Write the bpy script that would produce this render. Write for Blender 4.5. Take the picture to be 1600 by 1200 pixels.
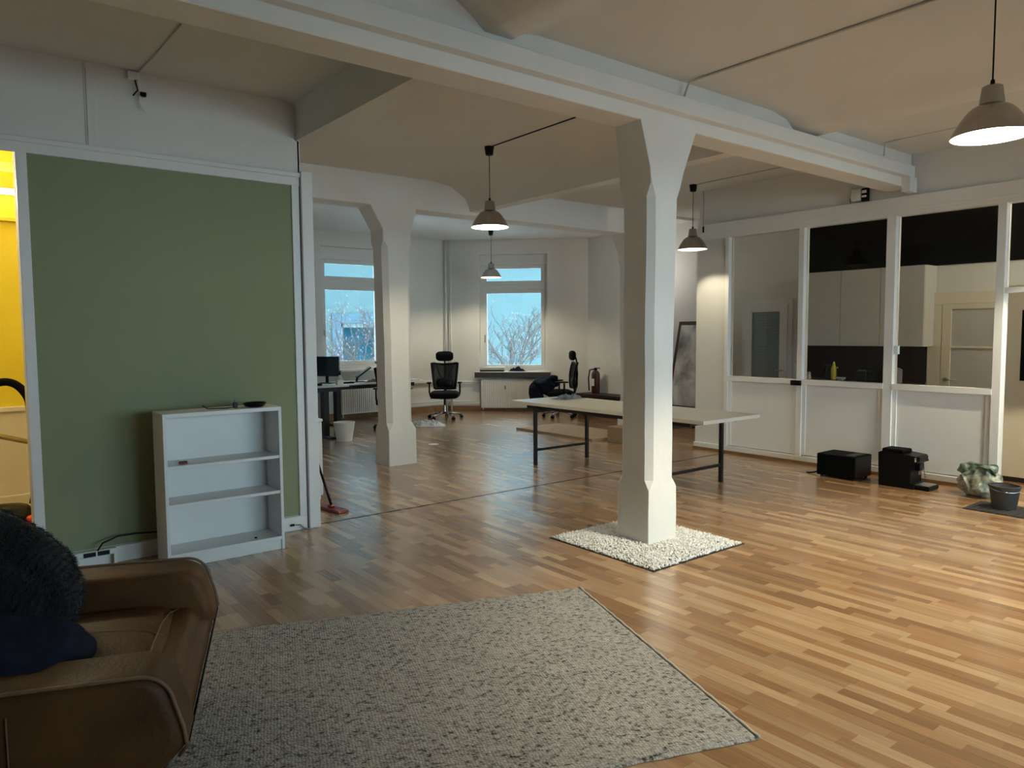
import bpy, bmesh, math, random
from mathutils import Vector, Matrix, noise
random.seed(7)
PI = math.pi
for o in list(bpy.data.objects): bpy.data.objects.remove(o)
S = bpy.context.scene
C = S.collection

# ------------------------------------------------------------------ camera
yaw, pitch, roll = .667756, .069624, .0068417
fw = Vector((math.sin(yaw)*math.cos(pitch), math.cos(yaw)*math.cos(pitch), -math.sin(pitch)))
rt = Vector((math.cos(yaw), -math.sin(yaw), 0)); dn = fw.cross(rt)
rt2 = math.cos(roll)*rt + math.sin(roll)*dn; dn2 = -math.sin(roll)*rt + math.cos(roll)*dn
cd = bpy.data.cameras.new('camera'); cam = bpy.data.objects.new('camera', cd); C.objects.link(cam)
cam.matrix_world = Matrix(((rt2.x, -dn2.x, -fw.x, 0), (rt2.y, -dn2.y, -fw.y, 0), (rt2.z, -dn2.z, -fw.z, 1.6), (0, 0, 0, 1)))
cd.sensor_fit = 'HORIZONTAL'; cd.sensor_width = 36.0; cd.lens = 1147.4/1600*36.0; cd.clip_start = .05; cd.clip_end = 200
S.camera = cam

# ------------------------------------------------------------------ light and exposure
SKY = (0.65, 0.855, 1.0); SKY_STRENGTH = 13.5
LAMP_COLOR = (1.0, 0.89, 0.63)
S.view_settings.view_transform = 'Standard'; S.view_settings.look = 'None'
S.view_settings.exposure = 0.0; S.view_settings.gamma = 1.0; S.view_settings.use_curve_mapping = False
w = bpy.data.worlds.new('overcast_sky'); S.world = w; w.use_nodes = True
bg = w.node_tree.nodes['Background']; bg.inputs[0].default_value = (*SKY, 1); bg.inputs[1].default_value = SKY_STRENGTH

def portal(name, center, normal, sx, sy):
    l = bpy.data.lights.new(name, 'AREA'); l.shape = 'RECTANGLE'; l.size = sx; l.size_y = sy
    l.cycles.is_portal = True
    o = bpy.data.objects.new(name, l); C.objects.link(o)
    o.location = center; o.rotation_euler = Vector(normal).to_track_quat('-Z', 'Z').to_euler()
REAR = -3.6                     # wall behind the camera, with the row of big windows
REAR_WINDOWS = [(2.3, 4.1), (4.5, 6.1), (6.5, 8.1)]
for a, b in REAR_WINDOWS: portal('daylight_portal', ((a+b)/2, REAR-.2, 1.65), (0, 1, 0), b-a, 2.1)
for px_ in (6.29, 3.41): portal('daylight_portal', (px_, 13.0, 2.08), (0, -1, 0), 1.32, 2.24)
q = math.sqrt(.5)
portal('daylight_portal', (8.35+1.38*q+.18, 12.75-1.38*q+.18, 2.0), (-q, -q, 0), 1.4, 2.38)

# ------------------------------------------------------------------ materials
MATS = {}
def mat(name, col, rough=.6, metal=0., var=.08, scale=6., bump=0., bscale=60., spec=.5, sheen=0., emit=None, trans=0., coat=0.):
    m = bpy.data.materials.new(name); m.use_nodes = True; nt = m.node_tree; N = nt.nodes; L = nt.links
    p = N['Principled BSDF']; p.inputs['Roughness'].default_value = rough; p.inputs['Metallic'].default_value = metal
    p.inputs['Specular IOR Level'].default_value = spec; p.inputs['Sheen Weight'].default_value = sheen
    p.inputs['Coat Weight'].default_value = coat
    tc = N.new('ShaderNodeTexCoord'); n = N.new('ShaderNodeTexNoise'); n.inputs['Scale'].default_value = scale; n.inputs['Detail'].default_value = 5
    L.new(tc.outputs['Object'], n.inputs['Vector'])
    r = N.new('ShaderNodeValToRGB'); L.new(n.outputs['Fac'], r.inputs['Fac'])
    r.color_ramp.elements[0].position = .3; r.color_ramp.elements[1].position = .7
    r.color_ramp.elements[0].color = (*[max(0, c*(1-var)) for c in col], 1); r.color_ramp.elements[1].color = (*[min(1, c*(1+var)) for c in col], 1)
    L.new(r.outputs['Color'], p.inputs['Base Color'])
    if bump:
        n2 = N.new('ShaderNodeTexNoise'); n2.inputs['Scale'].default_value = bscale; n2.inputs['Detail'].default_value = 3
        L.new(tc.outputs['Object'], n2.inputs['Vector'])
        b = N.new('ShaderNodeBump'); b.inputs['Strength'].default_value = bump; b.inputs['Distance'].default_value = .01
        L.new(n2.outputs['Fac'], b.inputs['Height']); L.new(b.outputs['Normal'], p.inputs['Normal'])
    if emit: p.inputs['Emission Color'].default_value = (*emit[0], 1); p.inputs['Emission Strength'].default_value = emit[1]
    if trans: p.inputs['Alpha'].default_value = 1-trans
    MATS[name] = m
    return m
def nodes_of(m): return m.node_tree.nodes, m.node_tree.links, m.node_tree.nodes['Principled BSDF']

mat('partition_paint', (.84, .83, .81), .4, var=.02, scale=2, bump=.04, bscale=20)
mat('plaster', (.74, .725, .695), .85, var=.025, scale=1.3, bump=.12, bscale=35)
mat('ceiling_paint', (.70, .69, .655), .9, var=.03, scale=.9, bump=.1, bscale=25)
mat('pillar_paint', (.78, .76, .72), .75, var=.03, scale=2, bump=.35, bscale=14)
mat('white_paint', (.76, .75, .725), .45, var=.02, scale=2, bump=.05, bscale=20)
mat('green_paint', (.255, .285, .165), .8, var=.03, scale=1.2, bump=.08, bscale=60)
mat('yellow_paint', (.80, .62, .03), .7, var=.04, scale=1.5)
mat('cream_paint', (.74, .68, .55), .6, var=.03, scale=2)
mat('unlit_wall', (.004, .003, .003), .8, var=.2, spec=.03)  # near black: the lack of light above the cabinets put into the colour
mat('splash_red', (.010, .002, .0025), .5, var=.15, spec=.1)
mat('cabinet_grey', (.56, .54, .51), .4, var=.02)
mat('furniture_white', (.74, .74, .73), .4, var=.015, bump=.02, bscale=120)
mat('black_plastic', (.0045, .0045, .005), .38, var=.2, spec=.16)
mat('black_matte', (.0035, .0035, .004), .7, var=.2, spec=.06)
mat('black_metal', (.007, .0065, .0065), .45, metal=.0, var=.15)
mat('chrome', (.70, .70, .72), .18, metal=1., var=.05)
mat('steel', (.46, .46, .47), .34, metal=1., var=.06, scale=20)
mat('alu_brushed', (.42, .40, .385), .27, metal=1., var=.1, scale=14)
mat('shade_white', (.88, .86, .8), .6, var=.02)
mat('bulb_glow', (1, .9, .7), .4, emit=((1, .84, .62), 26))
mat('tube_glow', (1, 1, .9), .4, emit=((1, .93, .72), 14))
mat('led_glow', (1, 1, 1), .4, emit=((.9, .95, 1), 3))
mat('bucket_grey', (.045, .041, .040), .5, var=.06)
mat('bin_white', (.76, .76, .72), .45, var=.02)
mat('red_plastic', (.17, .012, .018), .35, var=.1)
mat('ext_red', (.06, .008, .008), .35, var=.1)
mat('orange_plastic', (.85, .09, .02), .35, var=.1)
mat('yellow_plastic', (.55, .47, .05), .4, var=.05)
mat('navy_cloth', (.009, .012, .024), .9, var=.25, scale=18, bump=.3, bscale=160, spec=.1)
mat('black_cloth', (.004, .0045, .006), .95, var=.25, scale=20, bump=.3, bscale=180, spec=.15)
mat('fur_black', (.006, .0065, .009), .8, var=.4, scale=25, sheen=.15)
mat('grey_cloth', (.12, .135, .17), .9, var=.5, scale=22, bump=.4, bscale=90)
mat('mat_dark', (.028, .026, .022), .95, var=.35, scale=60, bump=.5, bscale=250)
mat('cardboard', (.34, .235, .14), .85, var=.08, scale=9, bump=.1, bscale=80)
mat('wood_dark', (.035, .020, .013), .5, var=.3, scale=9)
mat('wood_skirt', (.24, .13, .055), .5, var=.15, scale=12)
mat('table_top', (.60, .57, .50), .32, var=.03, scale=3)
mat('paper_white', (.8, .8, .78), .8, var=.02)
mat('grey_metal', (.22, .225, .23), .5, var=.05)
mat('radiator_white', (.74, .73, .70), .4, var=.02)
mat('sill_dark', (.05, .048, .046), .5, var=.1)
mat('screen_dark', (.012, .020, .030), .25, var=.1)
mat('old_paint', (.52, .49, .43), .8, var=.08)
mat('groove_dark', (.012, .008, .006), .9, var=.2)
mat('sub_floor', (.05, .025, .012), .8, var=.2)
mat('stone_white', (.78, .78, .76), .75, var=.2, scale=26)
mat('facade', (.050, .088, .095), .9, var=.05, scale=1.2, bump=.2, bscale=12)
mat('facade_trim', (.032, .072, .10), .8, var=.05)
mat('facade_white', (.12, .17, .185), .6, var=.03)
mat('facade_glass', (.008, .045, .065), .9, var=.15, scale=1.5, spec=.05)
mat('bark', (.07, .055, .05), .9, var=.25, scale=30)
mat('bud', (.28, .19, .21), .8, var=.2)
mat('bounce_pale', (.80, .81, .80), .9, var=.1)
mat('asphalt', (.07, .07, .07), .9, var=.1)
mat('leather', (.085, .038, .013), .55, var=.38, scale=3.2, bump=.22, bscale=70, spec=.2)
mat('leather_seam', (.16, .085, .045), .6, var=.2, scale=30)
mat('bag_plastic', (.30, .31, .24), .3, var=.75, scale=19, bump=.4, bscale=40, trans=.15)
mat('sheet_plastic', (.72, .76, .80), .25, var=.15, scale=30, bump=.5, bscale=45, trans=.25)
mat('ceramic', (.6, .58, .55), .3, var=.05)
mat('canvas_frame', (.045, .018, .012), .6, var=.3, scale=14)

def glass(name, tint, rough=.02, ior=1.5, boost=0.):
    m = bpy.data.materials.new(name); m.use_nodes = True; nt = m.node_tree; N = nt.nodes; L = nt.links
    N.remove(N['Principled BSDF']); out = N['Material Output']
    t = N.new('ShaderNodeBsdfTransparent'); t.inputs[0].default_value = (*tint, 1)
    g = N.new('ShaderNodeBsdfGlossy'); g.inputs['Roughness'].default_value = rough; g.inputs['Color'].default_value = (.9, .95, .97, 1)
    f = N.new('ShaderNodeFresnel'); f.inputs['IOR'].default_value = ior
    mx = N.new('ShaderNodeMixShader'); L.new(f.outputs[0], mx.inputs[0]); L.new(t.outputs[0], mx.inputs[1]); L.new(g.outputs[0], mx.inputs[2])
    L.new(mx.outputs[0], out.inputs[0]); MATS[name] = m
glass('window_glass', (.93, .98, .98)); glass('partition_glass', (.95, .96, .95), .01, 1.25)

def frosted():
    m = mat('door_glass', (.16, .19, .21), .4, var=.1); N, L, p = nodes_of(m)
    tc = N.new('ShaderNodeTexCoord'); mp = N.new('ShaderNodeMapping'); mp.inputs['Rotation'].default_value = (PI/4, 0, 0)
    v = N.new('ShaderNodeTexChecker'); v.inputs['Scale'].default_value = 34
    L.new(tc.outputs['Object'], mp.inputs[0]); L.new(mp.outputs[0], v.inputs[0])
    b = N.new('ShaderNodeBump'); b.inputs['Strength'].default_value = .6; b.inputs['Distance'].default_value = .01
    L.new(v.outputs['Fac'], b.inputs['Height']); L.new(b.outputs[0], p.inputs['Normal'])
    mx = N.new('ShaderNodeMix'); mx.data_type = 'RGBA'; mx.inputs[6].default_value = (.15, .18, .20, 1); mx.inputs[7].default_value = (.20, .235, .255, 1)
    L.new(v.outputs['Fac'], mx.inputs[0]); L.new(mx.outputs[2], p.inputs['Base Color'])
frosted()

def parquet():
    m = mat('parquet', (.3, .15, .06), .3, var=.1); N, L, p = nodes_of(m)
    g = N.new('ShaderNodeNewGeometry'); mp = N.new('ShaderNodeMapping'); mp.inputs['Scale'].default_value = (85, 2.6, 60)
    L.new(g.outputs['Position'], mp.inputs[0])
    n = N.new('ShaderNodeTexNoise'); n.inputs['Scale'].default_value = 1; n.inputs['Detail'].default_value = 6; n.inputs['Distortion'].default_value = .6
    L.new(mp.outputs[0], n.inputs['Vector'])
    at = N.new('ShaderNodeAttribute'); at.attribute_name = 'tone'
    r = N.new('ShaderNodeMapRange'); r.inputs[1].default_value = .3; r.inputs[2].default_value = .7; r.inputs[3].default_value = .82; r.inputs[4].default_value = 1.16
    L.new(n.outputs['Fac'], r.inputs[0])
    mx = N.new('ShaderNodeVectorMath'); mx.operation = 'SCALE'; L.new(at.outputs['Color'], mx.inputs[0]); L.new(r.outputs[0], mx.inputs['Scale'])
    L.new(mx.outputs[0], p.inputs['Base Color'])
    r2 = N.new('ShaderNodeMapRange'); r2.inputs[3].default_value = .255; r2.inputs[4].default_value = .275; L.new(n.outputs['Fac'], r2.inputs[0]); L.new(r2.outputs[0], p.inputs['Roughness']); p.inputs['Coat Weight'].default_value = .5; p.inputs['Coat Roughness'].default_value = .2; p.inputs['Specular IOR Level'].default_value = .7
    b = N.new('ShaderNodeBump'); N.remove(b)
parquet()

mat('rug_edge', (.42, .395, .35), .95, var=.12, scale=60)
def rugmat():
    m = mat('rug_wool', (.4, .37, .33), .95, var=.1, sheen=.2); N, L, p = nodes_of(m)
    tc = N.new('ShaderNodeTexCoord')
    def nz(sc, det, vec):
        n = N.new('ShaderNodeTexNoise'); n.inputs['Scale'].default_value = 1; n.inputs['Detail'].default_value = det
        mp = N.new('ShaderNodeMapping'); mp.inputs['Scale'].default_value = sc; L.new(tc.outputs['Object'], mp.inputs[0]); L.new(mp.outputs[0], n.inputs['Vector']); return n
    a = nz((42, 58, 50), 2.5, 0); r = N.new('ShaderNodeValToRGB'); L.new(a.outputs['Fac'], r.inputs[0])
    e = r.color_ramp.elements; e[0].position = .325; e[0].color = (.022, .017, .014, 1); e[1].position = .375; e[1].color = (.20, .185, .165, 1)
    x = e.new(.50); x.color = (.345, .325, .30, 1); x = e.new(.70); x.color = (.43, .41, .385, 1)
    b = nz((2.5, 14, 2), 2, 0); r2 = N.new('ShaderNodeMapRange'); r2.inputs[3].default_value = .88; r2.inputs[4].default_value = 1.08; L.new(b.outputs['Fac'], r2.inputs[0])
    mx = N.new('ShaderNodeVectorMath'); mx.operation = 'SCALE'; L.new(r.outputs[0], mx.inputs[0]); L.new(r2.outputs[0], mx.inputs['Scale']); L.new(mx.outputs[0], p.inputs['Base Color'])
    mq = N.new('ShaderNodeMapping'); mq.inputs['Scale'].default_value = (80, 110, 80); L.new(tc.outputs['Object'], mq.inputs[0]); wv = N.new('ShaderNodeTexVoronoi'); wv.inputs['Scale'].default_value = 1; wv.inputs['Randomness'].default_value = .55; L.new(mq.outputs[0], wv.inputs['Vector'])
    bp = N.new('ShaderNodeBump'); bp.inputs['Strength'].default_value = .9; bp.inputs['Distance'].default_value = .006; bp.invert = True
    L.new(wv.outputs['Distance'], bp.inputs['Height']); L.new(bp.outputs[0], p.inputs['Normal'])
rugmat()

def paintmat():
    m = mat('abstract_canvas', (.3, .3, .3), .6); N, L, p = nodes_of(m)
    tc = N.new('ShaderNodeTexCoord'); n = N.new('ShaderNodeTexNoise'); n.inputs['Scale'].default_value = 2.3; n.inputs['Detail'].default_value = 8; n.inputs['Distortion'].default_value = .5
    L.new(tc.outputs['Object'], n.inputs['Vector']); r = N.new('ShaderNodeValToRGB'); L.new(n.outputs['Fac'], r.inputs[0])
    e = r.color_ramp.elements; e[0].position = .33; e[0].color = (.05, .02, .014, 1); e[1].position = .40; e[1].color = (.24, .23, .23, 1)
    x = e.new(.52); x.color = (.46, .45, .45, 1); x = e.new(.64); x.color = (.68, .68, .67, 1)
    L.new(r.outputs[0], p.inputs['Base Color'])
paintmat()

# ------------------------------------------------------------------ mesh helpers
class B:
    def __init__(s): s.v = []; s.f = []; s.sm = False
    def add(s, v, f):
        n = len(s.v); s.v += [tuple(x) for x in v]; s.f += [tuple(i+n for i in t) for t in f]; return s
    def frombm(s, bm):
        bm.verts.index_update(); s.add([x.co for x in bm.verts], [[x.index for x in t.verts] for t in bm.faces]); bm.free(); return s
    def box(s, lo, hi, bev=0., M=None, seg=1):
        bm = bmesh.new(); bmesh.ops.create_cube(bm, size=1)
        for x in bm.verts: x.co = Vector([(lo[i]+hi[i])/2 + x.co[i]*(hi[i]-lo[i]) for i in range(3)])
        if bev: bmesh.ops.bevel(bm, geom=bm.edges[:], offset=bev, segments=seg, profile=.5, affect='EDGES')
        if M is not None: bmesh.ops.transform(bm, matrix=M, verts=bm.verts)
        return s.frombm(bm)
    def cbox(s, c, size, bev=0., M=None, seg=1):
        return s.box([c[i]-size[i]/2 for i in range(3)], [c[i]+size[i]/2 for i in range(3)], bev, M, seg)
    def tube(s, pts, r, seg=8, cap=True):
        pts = [Vector(p) for p in pts]; n = len(pts); rs = r if isinstance(r, (list, tuple)) else [r]*n
        up = None; rings = []
        for i in range(n):
            d = (pts[min(i+1, n-1)]-pts[max(i-1, 0)])
            if d.length < 1e-9: d = Vector((0, 0, 1))
            d.normalize()
            if up is None: up = d.orthogonal().normalized()
            up = (up - d*up.dot(d)); up = up.normalized() if up.length > 1e-6 else d.orthogonal().normalized()
            sd = d.cross(up)
            rings.append([pts[i]+(up*math.cos(2*PI*k/seg)+sd*math.sin(2*PI*k/seg))*rs[i] for k in range(seg)])
        v = [p for r_ in rings for p in r_]; f = []
        for i in range(n-1):
            for k in range(seg): f.append((i*seg+k, i*seg+(k+1) % seg, (i+1)*seg+(k+1) % seg, (i+1)*seg+k))
        if cap: f.append(tuple(range(seg))[::-1]); f.append(tuple((n-1)*seg+k for k in range(seg)))
        return s.add(v, f)
    def lathe(s, prof, c=(0, 0, 0), seg=24, closed=False):
        v = []; f = []; n = len(prof)
        for r, z in prof:
            for k in range(seg): a = 2*PI*k/seg; v.append((c[0]+r*math.cos(a), c[1]+r*math.sin(a), c[2]+z))
        m = n if closed else n-1
        for i in range(m):
            j = (i+1) % n
            for k in range(seg): f.append((i*seg+k, i*seg+(k+1) % seg, j*seg+(k+1) % seg, j*seg+k))
        if not closed:
            if prof[0][0] > 1e-5: f.append(tuple(range(seg))[::-1])
            if prof[-1][0] > 1e-5: f.append(tuple((n-1)*seg+k for k in range(seg)))
        return s.add(v, f)
    def prism(s, poly, lo, hi, axis=2):
        # poly in the two other axes; extruded along axis
        def P(a, b, t):
            return {0: (t, a, b), 1: (a, t, b), 2: (a, b, t)}[axis]
        n = len(poly); v = [P(a, b, lo) for a, b in poly]+[P(a, b, hi) for a, b in poly]
        f = [tuple(range(n))[::-1], tuple(range(n, 2*n))]+[(i, (i+1) % n, n+(i+1) % n, n+i) for i in range(n)]
        return s.add(v, f)
    def soft(s, c, size, r=.08, puff=.0, M=None, n=8, jit=0., js=4., seed=0):
        # rounded, puffed box
        bm = bmesh.new(); bmesh.ops.create_cube(bm, size=2)
        bmesh.ops.subdivide_edges(bm, edges=bm.edges[:], cuts=n, use_grid_fill=True)
        h = [x/2 for x in size]
        for x in bm.verts:
            t = Vector(x.co); p = Vector([t[i]*h[i] for i in range(3)])
            inner = Vector([max(-(h[i]-r), min(h[i]-r, p[i])) for i in range(3)])
            d = p-inner
            if d.length > 1e-9: p = inner+d.normalized()*r
            m = (1-t.x**2)*(1-t.y**2)*(abs(t.z) > .99) if puff else 0
            if puff:
                for ax in range(3):
                    if abs(t[ax]) > .99:
                        o = [k for k in range(3) if k != ax]
                        p[ax] += math.copysign(puff*(1-t[o[0]]**2)*(1-t[o[1]]**2), t[ax])
            if jit: p += noise.noise_vector(p*js+Vector((seed, seed*2, 3)))*jit
            x.co = p+Vector(c)
        if M is not None: bmesh.ops.transform(bm, matrix=M, verts=bm.verts)
        s.frombm(bm); s.sm = True; return s
    def make(s, name, m, parent=None, smooth=None, **props):
        me = bpy.data.meshes.new(name); me.from_pydata(s.v, [], s.f); me.update()
        bm = bmesh.new(); bm.from_mesh(me); bmesh.ops.recalc_face_normals(bm, faces=bm.faces); bm.to_mesh(me); bm.free()
        me.materials.append(MATS[m])
        sm = s.sm if smooth is None else smooth
        if sm:
            me.polygons.foreach_set('use_smooth', [True]*len(me.polygons))
            if sm == 'auto': me.set_sharp_from_angle(angle=math.radians(38))
        o = bpy.data.objects.new(name, me); C.objects.link(o)
        if parent is not None: o.parent = parent
        for k, v in props.items(): o[k] = v
        return o
def tag(o, label, cat, group=None):
    o['label'] = label; o['category'] = cat
    if group: o['group'] = group
    return o
def empty(name, loc=(0, 0, 0), rz=0.):
    o = bpy.data.objects.new(name, None); C.objects.link(o); o.location = loc; o.rotation_euler = (0, 0, rz); o.empty_display_size = .1
    return o
def thing(name, label, cat, loc=(0, 0, 0), rz=0., group=None): return tag(empty(name, loc, rz), label, cat, group)
def box(name, lo, hi, m, parent=None, bev=0., **k): return B().box(lo, hi, bev).make(name, m, parent, **k)
ST = dict(kind='structure')
def struct_empty(name): o = empty(name); o['kind'] = 'structure'; return o
def copy_tree(o, parent=None):
    c = o.copy(); C.objects.link(c); c.parent = parent
    for ch in [x for x in bpy.data.objects if x.parent == o]: copy_tree(ch, c)
    return c

# ================================================================== THE SETTING
CZ = 3.46
# ---- floor: dark base, single oak strips on top
FX0, FX1, FY0, FY1 = -2.6, 10.4, REAR, 12.75
box('floor', (FX0, FY0, -.2), (FX1, FY1, -.008), 'sub_floor', **ST)
floor = bpy.data.objects['floor']
GX0, GX1, GY0, GY1 = 3.71, 4.735, 3.19, 4.25          # gravel bed
RUG0 = Vector((3.105, 3.272)); RE1 = Vector((-.9363, .3511)); RE2 = Vector((-.3511, -.9363)); RL, RW = 2.2, 1.80
def project(p):
    d = Vector(p)-Vector((0, 0, 1.6)); z = d.dot(fw)
    if z < .2: return None
    return (800+1147.4*d.dot(rt2)/z, 600+1147.4*d.dot(dn2)/z)
planks = []
W_ = .0652; x = FX0; row = 0; tones = [(.300, .165, .076), (.365, .222, .114), (.255, .134, .058), (.450, .292, .160), (.325, .184, .086), (.405, .255, .138), (.280, .150, .066)]
while x < FX1-.01:
    y = FY0-random.random()*.4
    while y < FY1:
        l = random.choice((.22, .28, .34, .40, .46, .52)); y2 = min(y+l, FY1); y1 = max(y, FY0)
        if y2-y1 > .02 and not (x > 8.3 and y1 < 0):
            t = random.choice(tones); k = random.uniform(.88, 1.12)
            planks.append((x, min(x+W_, FX1), y1, y2, tuple(c*k for c in t)))
        y += l
    x += W_; row += 1
def plank_area(p):
    c = ((p[0]+p[1])/2, (p[2]+p[3])/2)
    r = Vector(c)-RUG0; a, b = r.dot(RE1), r.dot(RE2)
    if -.02 < a < RL and -.02 < b < RW: return 0
    if c[0] < 1.2 and c[1] < 4.2: return 0
    if GX0 < c[0] < GX1 and GY0 < c[1] < GY1: return 0
    q4 = [project((u, v, 0)) for u, v in ((p[0], p[2]), (p[1], p[2]), (p[1], p[3]), (p[0], p[3]))]
    if any(t is None for t in q4): return 0
    if not all(-10 < t[0] < 1610 and -10 < t[1] < 1212 for t in q4): return 0
    return abs(sum(q4[i][0]*q4[(i+1) % 4][1]-q4[(i+1) % 4][0]*q4[i][1] for i in range(4)))/2
planks.sort(key=plank_area, reverse=True)
def plank_geo(p):
    g = .00015; x0, x1, y0, y1 = p[0]+g, p[1]-g, p[2]+g, p[3]-g; e = .0003
    v = [(x0, y0, -.008), (x1, y0, -.008), (x1, y1, -.008), (x0, y1, -.008), (x0, y0, -e), (x1, y0, -e), (x1, y1, -e), (x0, y1, -e),
         (x0+e, y0+e, 0), (x1-e, y0+e, 0), (x1-e, y1-e, 0), (x0+e, y1-e, 0)]
    f = [(8, 9, 10, 11)]
    for a in (0, 4):
        for i in range(4): j = (i+1) % 4; f.append((a+i, a+j, a+4+j, a+4+i))
    return v, f
def plank_obj(name, ps, parent, **k):
    v = []; f = []; col = []
    for p in ps:
        a, b = plank_geo(p); n = len(v); v += a; f += [tuple(i+n for i in t) for t in b]; col += list((*p[4], 1.0))*len(a)
    me = bpy.data.meshes.new(name); me.from_pydata(v, [], f); me.update()
    at = me.color_attributes.new('tone', 'FLOAT_COLOR', 'POINT'); at.data.foreach_set('color', col)
    me.materials.append(MATS['parquet']); o = bpy.data.objects.new(name, me); C.objects.link(o); o.parent = parent
    for kk, vv in k.items(): o[kk] = vv
    return o
for p in planks[:300]: plank_obj('plank', [p], floor)
plank_obj('parquet_strips', planks[300:], floor, kind='stuff')
box('threshold_groove', (2.5, 5.795, -.003), (8.2, 5.812, .002), 'groove_dark', floor)

# ---- ceiling: shallow vaults between secondary beams, extruded along Y
mat('bay_ceiling_daylit', (.88, .89, .90), .9, var=.02, scale=.9, bump=.08, bscale=25)  # ceiling paint lightened, daylight in the bay put into the colour
def ceiling(name, prof, y0, y1, m='ceiling_paint'):
    poly = prof+[(prof[-1][0], 4.0), (prof[0][0], 4.0)]
    return B().prism(poly, y0, y1, axis=1).make(name, m, smooth='auto', **ST)
near = [(-2.6, 3.62), (1.75, 3.62), (2.1, 3.59), (2.35, 3.53), (2.53, 3.43), (2.63, 3.36), (2.83, 3.36), (2.93, 3.42), (3.05, 3.435), (5.6, 3.435), (5.82, 3.40), (5.92, 3.335), (6.3, 3.335), (6.45, 3.41), (6.6, 3.43), (10.4, 3.45)]
mid = [(-2.6, 3.44), (2.28, 3.44), (2.34, 3.42), (2.36, 3.37), (2.362, 3.14), (2.553, 3.14), (2.57, 3.40), (2.75, 3.46), (4.9, 3.47), (5.2, 3.43), (5.42, 3.30), (5.49, 3.145), (5.655, 3.145), (5.68, 3.40), (5.85, 3.46), (10.4, 3.475)]
ceiling('ceiling_front', near, REAR, 3.575)
ceiling('ceiling_middle', mid, 3.80, 7.82)
ceiling('ceiling_bay', [(-2.6, 3.49), (10.4, 3.49)], 8.10, 12.75, 'bay_ceiling_daylit')
# lowered haunches of the bay ceiling over the two windows
# ---- beams and pillars
box('ceiling_beam', (-2.6, 3.57, 3.09), (8.2, 3.82, 4.0), 'pillar_paint', bev=.006, **ST)
box('ceiling_beam', (2.2, 7.80, 3.10), (8.98, 8.12, 4.0), 'pillar_paint', bev=.008, **ST)
trunk = box('trim_1', (-2.6, 3.49, 3.18), (8.10, 3.568, 3.297), 'white_paint', bev=.003, **ST)
box('trunking_end', (7.98, 3.485, 3.03), (8.14, 3.569, 3.18), 'white_paint', trunk)
def pillar(secs):
    # secs: (z, x0, x1, y0, y1, chamfer)
    b = B(); n = 0
    for z, x0, x1, y0, y1, c in secs:
        c = max(c, .004)
        pts = [(x0+c, y0), (x1-c, y0), (x1, y0+c), (x1, y1-c), (x1-c, y1), (x0+c, y1), (x0, y1-c), (x0, y0+c)]
        # slightly uneven plaster
        b.v += [(px+.004*noise.noise(Vector((px*3, py*3, z*2.3))), py+.004*noise.noise(Vector((px*3+9, py*3, z*2.3))), z) for px, py in pts]
    for i in range(len(secs)-1):
        for k in range(8): b.f.append((i*8+k, i*8+(k+1) % 8, i*8+8+(k+1) % 8, i*8+8+k))
    b.f.append(tuple(range(8))[::-1]); b.f.append(tuple((len(secs)-1)*8+k for k in range(8)))
    return b.make('pillar', 'pillar_paint', **ST)
def lerp_secs(secs, step=.16):
    out = []
    for a, b in zip(secs[:-1], secs[1:]):
        n = max(1, int((b[0]-a[0])/step))
        out += [tuple(a[j]+(b[j]-a[j])*i/n for j in range(6)) for i in range(n)]
    return out+[secs[-1]]
pillar(lerp_secs([(0, 4.092, 4.405, 3.572, 3.888, .004), (.43, 4.094, 4.404, 3.572, 3.888, .004), (.50, 4.098, 4.400, 3.574, 3.886, .046), (1.5, 4.100, 4.404, 3.574, 3.885, .048),
                  (2.58, 4.105, 4.430, 3.573, 3.88, .046), (2.67, 4.102, 4.428, 3.572, 3.88, .006), (2.78, 4.085, 4.46, 3.571, 3.87, .004), (3.095, 3.985, 4.60, 3.571, 3.82, .004)]))
def pillar2(dx):
    return pillar(lerp_secs([(0, 4.262+dx, 4.645+dx, 7.80, 8.14, .008), (.43, 4.264+dx, 4.64+dx, 7.80, 8.14, .008), (.52, 4.266+dx, 4.61+dx, 7.803, 8.13, .06), (2.62, 4.24+dx, 4.62+dx, 7.803, 8.13, .06),
                  (2.70, 4.236+dx, 4.61+dx, 7.802, 8.125, .01), (2.83, 4.236+dx, 4.61+dx, 7.80, 8.12, .008), (3.11, 4.07+dx, 4.70+dx, 7.801, 8.12, .006)]))
pillar2(0); pillar2(4.28+.02)

# ---- walls
def wall_with_holes(name, axis, pos, thick, span, z1, holes, m, **k):
    # wall plane at axis=pos extending by thick; span=(a0,a1); holes=[(a0,a1,z0,z1)]
    b = B(); cuts = sorted({span[0], span[1], *[h[0] for h in holes], *[h[1] for h in holes]})
    lo, hi = sorted((pos, pos+thick))
    for a0, a1 in zip(cuts[:-1], cuts[1:]):
        hs = sorted([h for h in holes if h[0] <= a0+1e-6 and h[1] >= a1-1e-6], key=lambda h: h[2]); z = 0.
        segs = []
        for h in hs:
            if h[2] > z: segs.append((z, h[2]))
            z = h[3]
        if z < z1: segs.append((z, z1))
        for s0, s1 in segs:
            if axis == 'y': b.box((a0, lo, s0), (a1, hi, s1))
            else: b.box((lo, a0, s0), (hi, a1, s1))
    return b.make(name, m, **k)
wall_with_holes('wall_rear', 'y', REAR, -.3, (-2.6, 10.4), 4.0, [(a, b, .60, 2.70) for a, b in REAR_WINDOWS], 'plaster', **ST)
wall_with_holes('wall_left', 'x', -2.6, -.2, (REAR-.3, 8.2), 4.0, [], 'plaster', **ST)
wall_with_holes('wall_right', 'x', 10.4, .3, (REAR, 10.72), 4.0, [], 'plaster', **ST)
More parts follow.
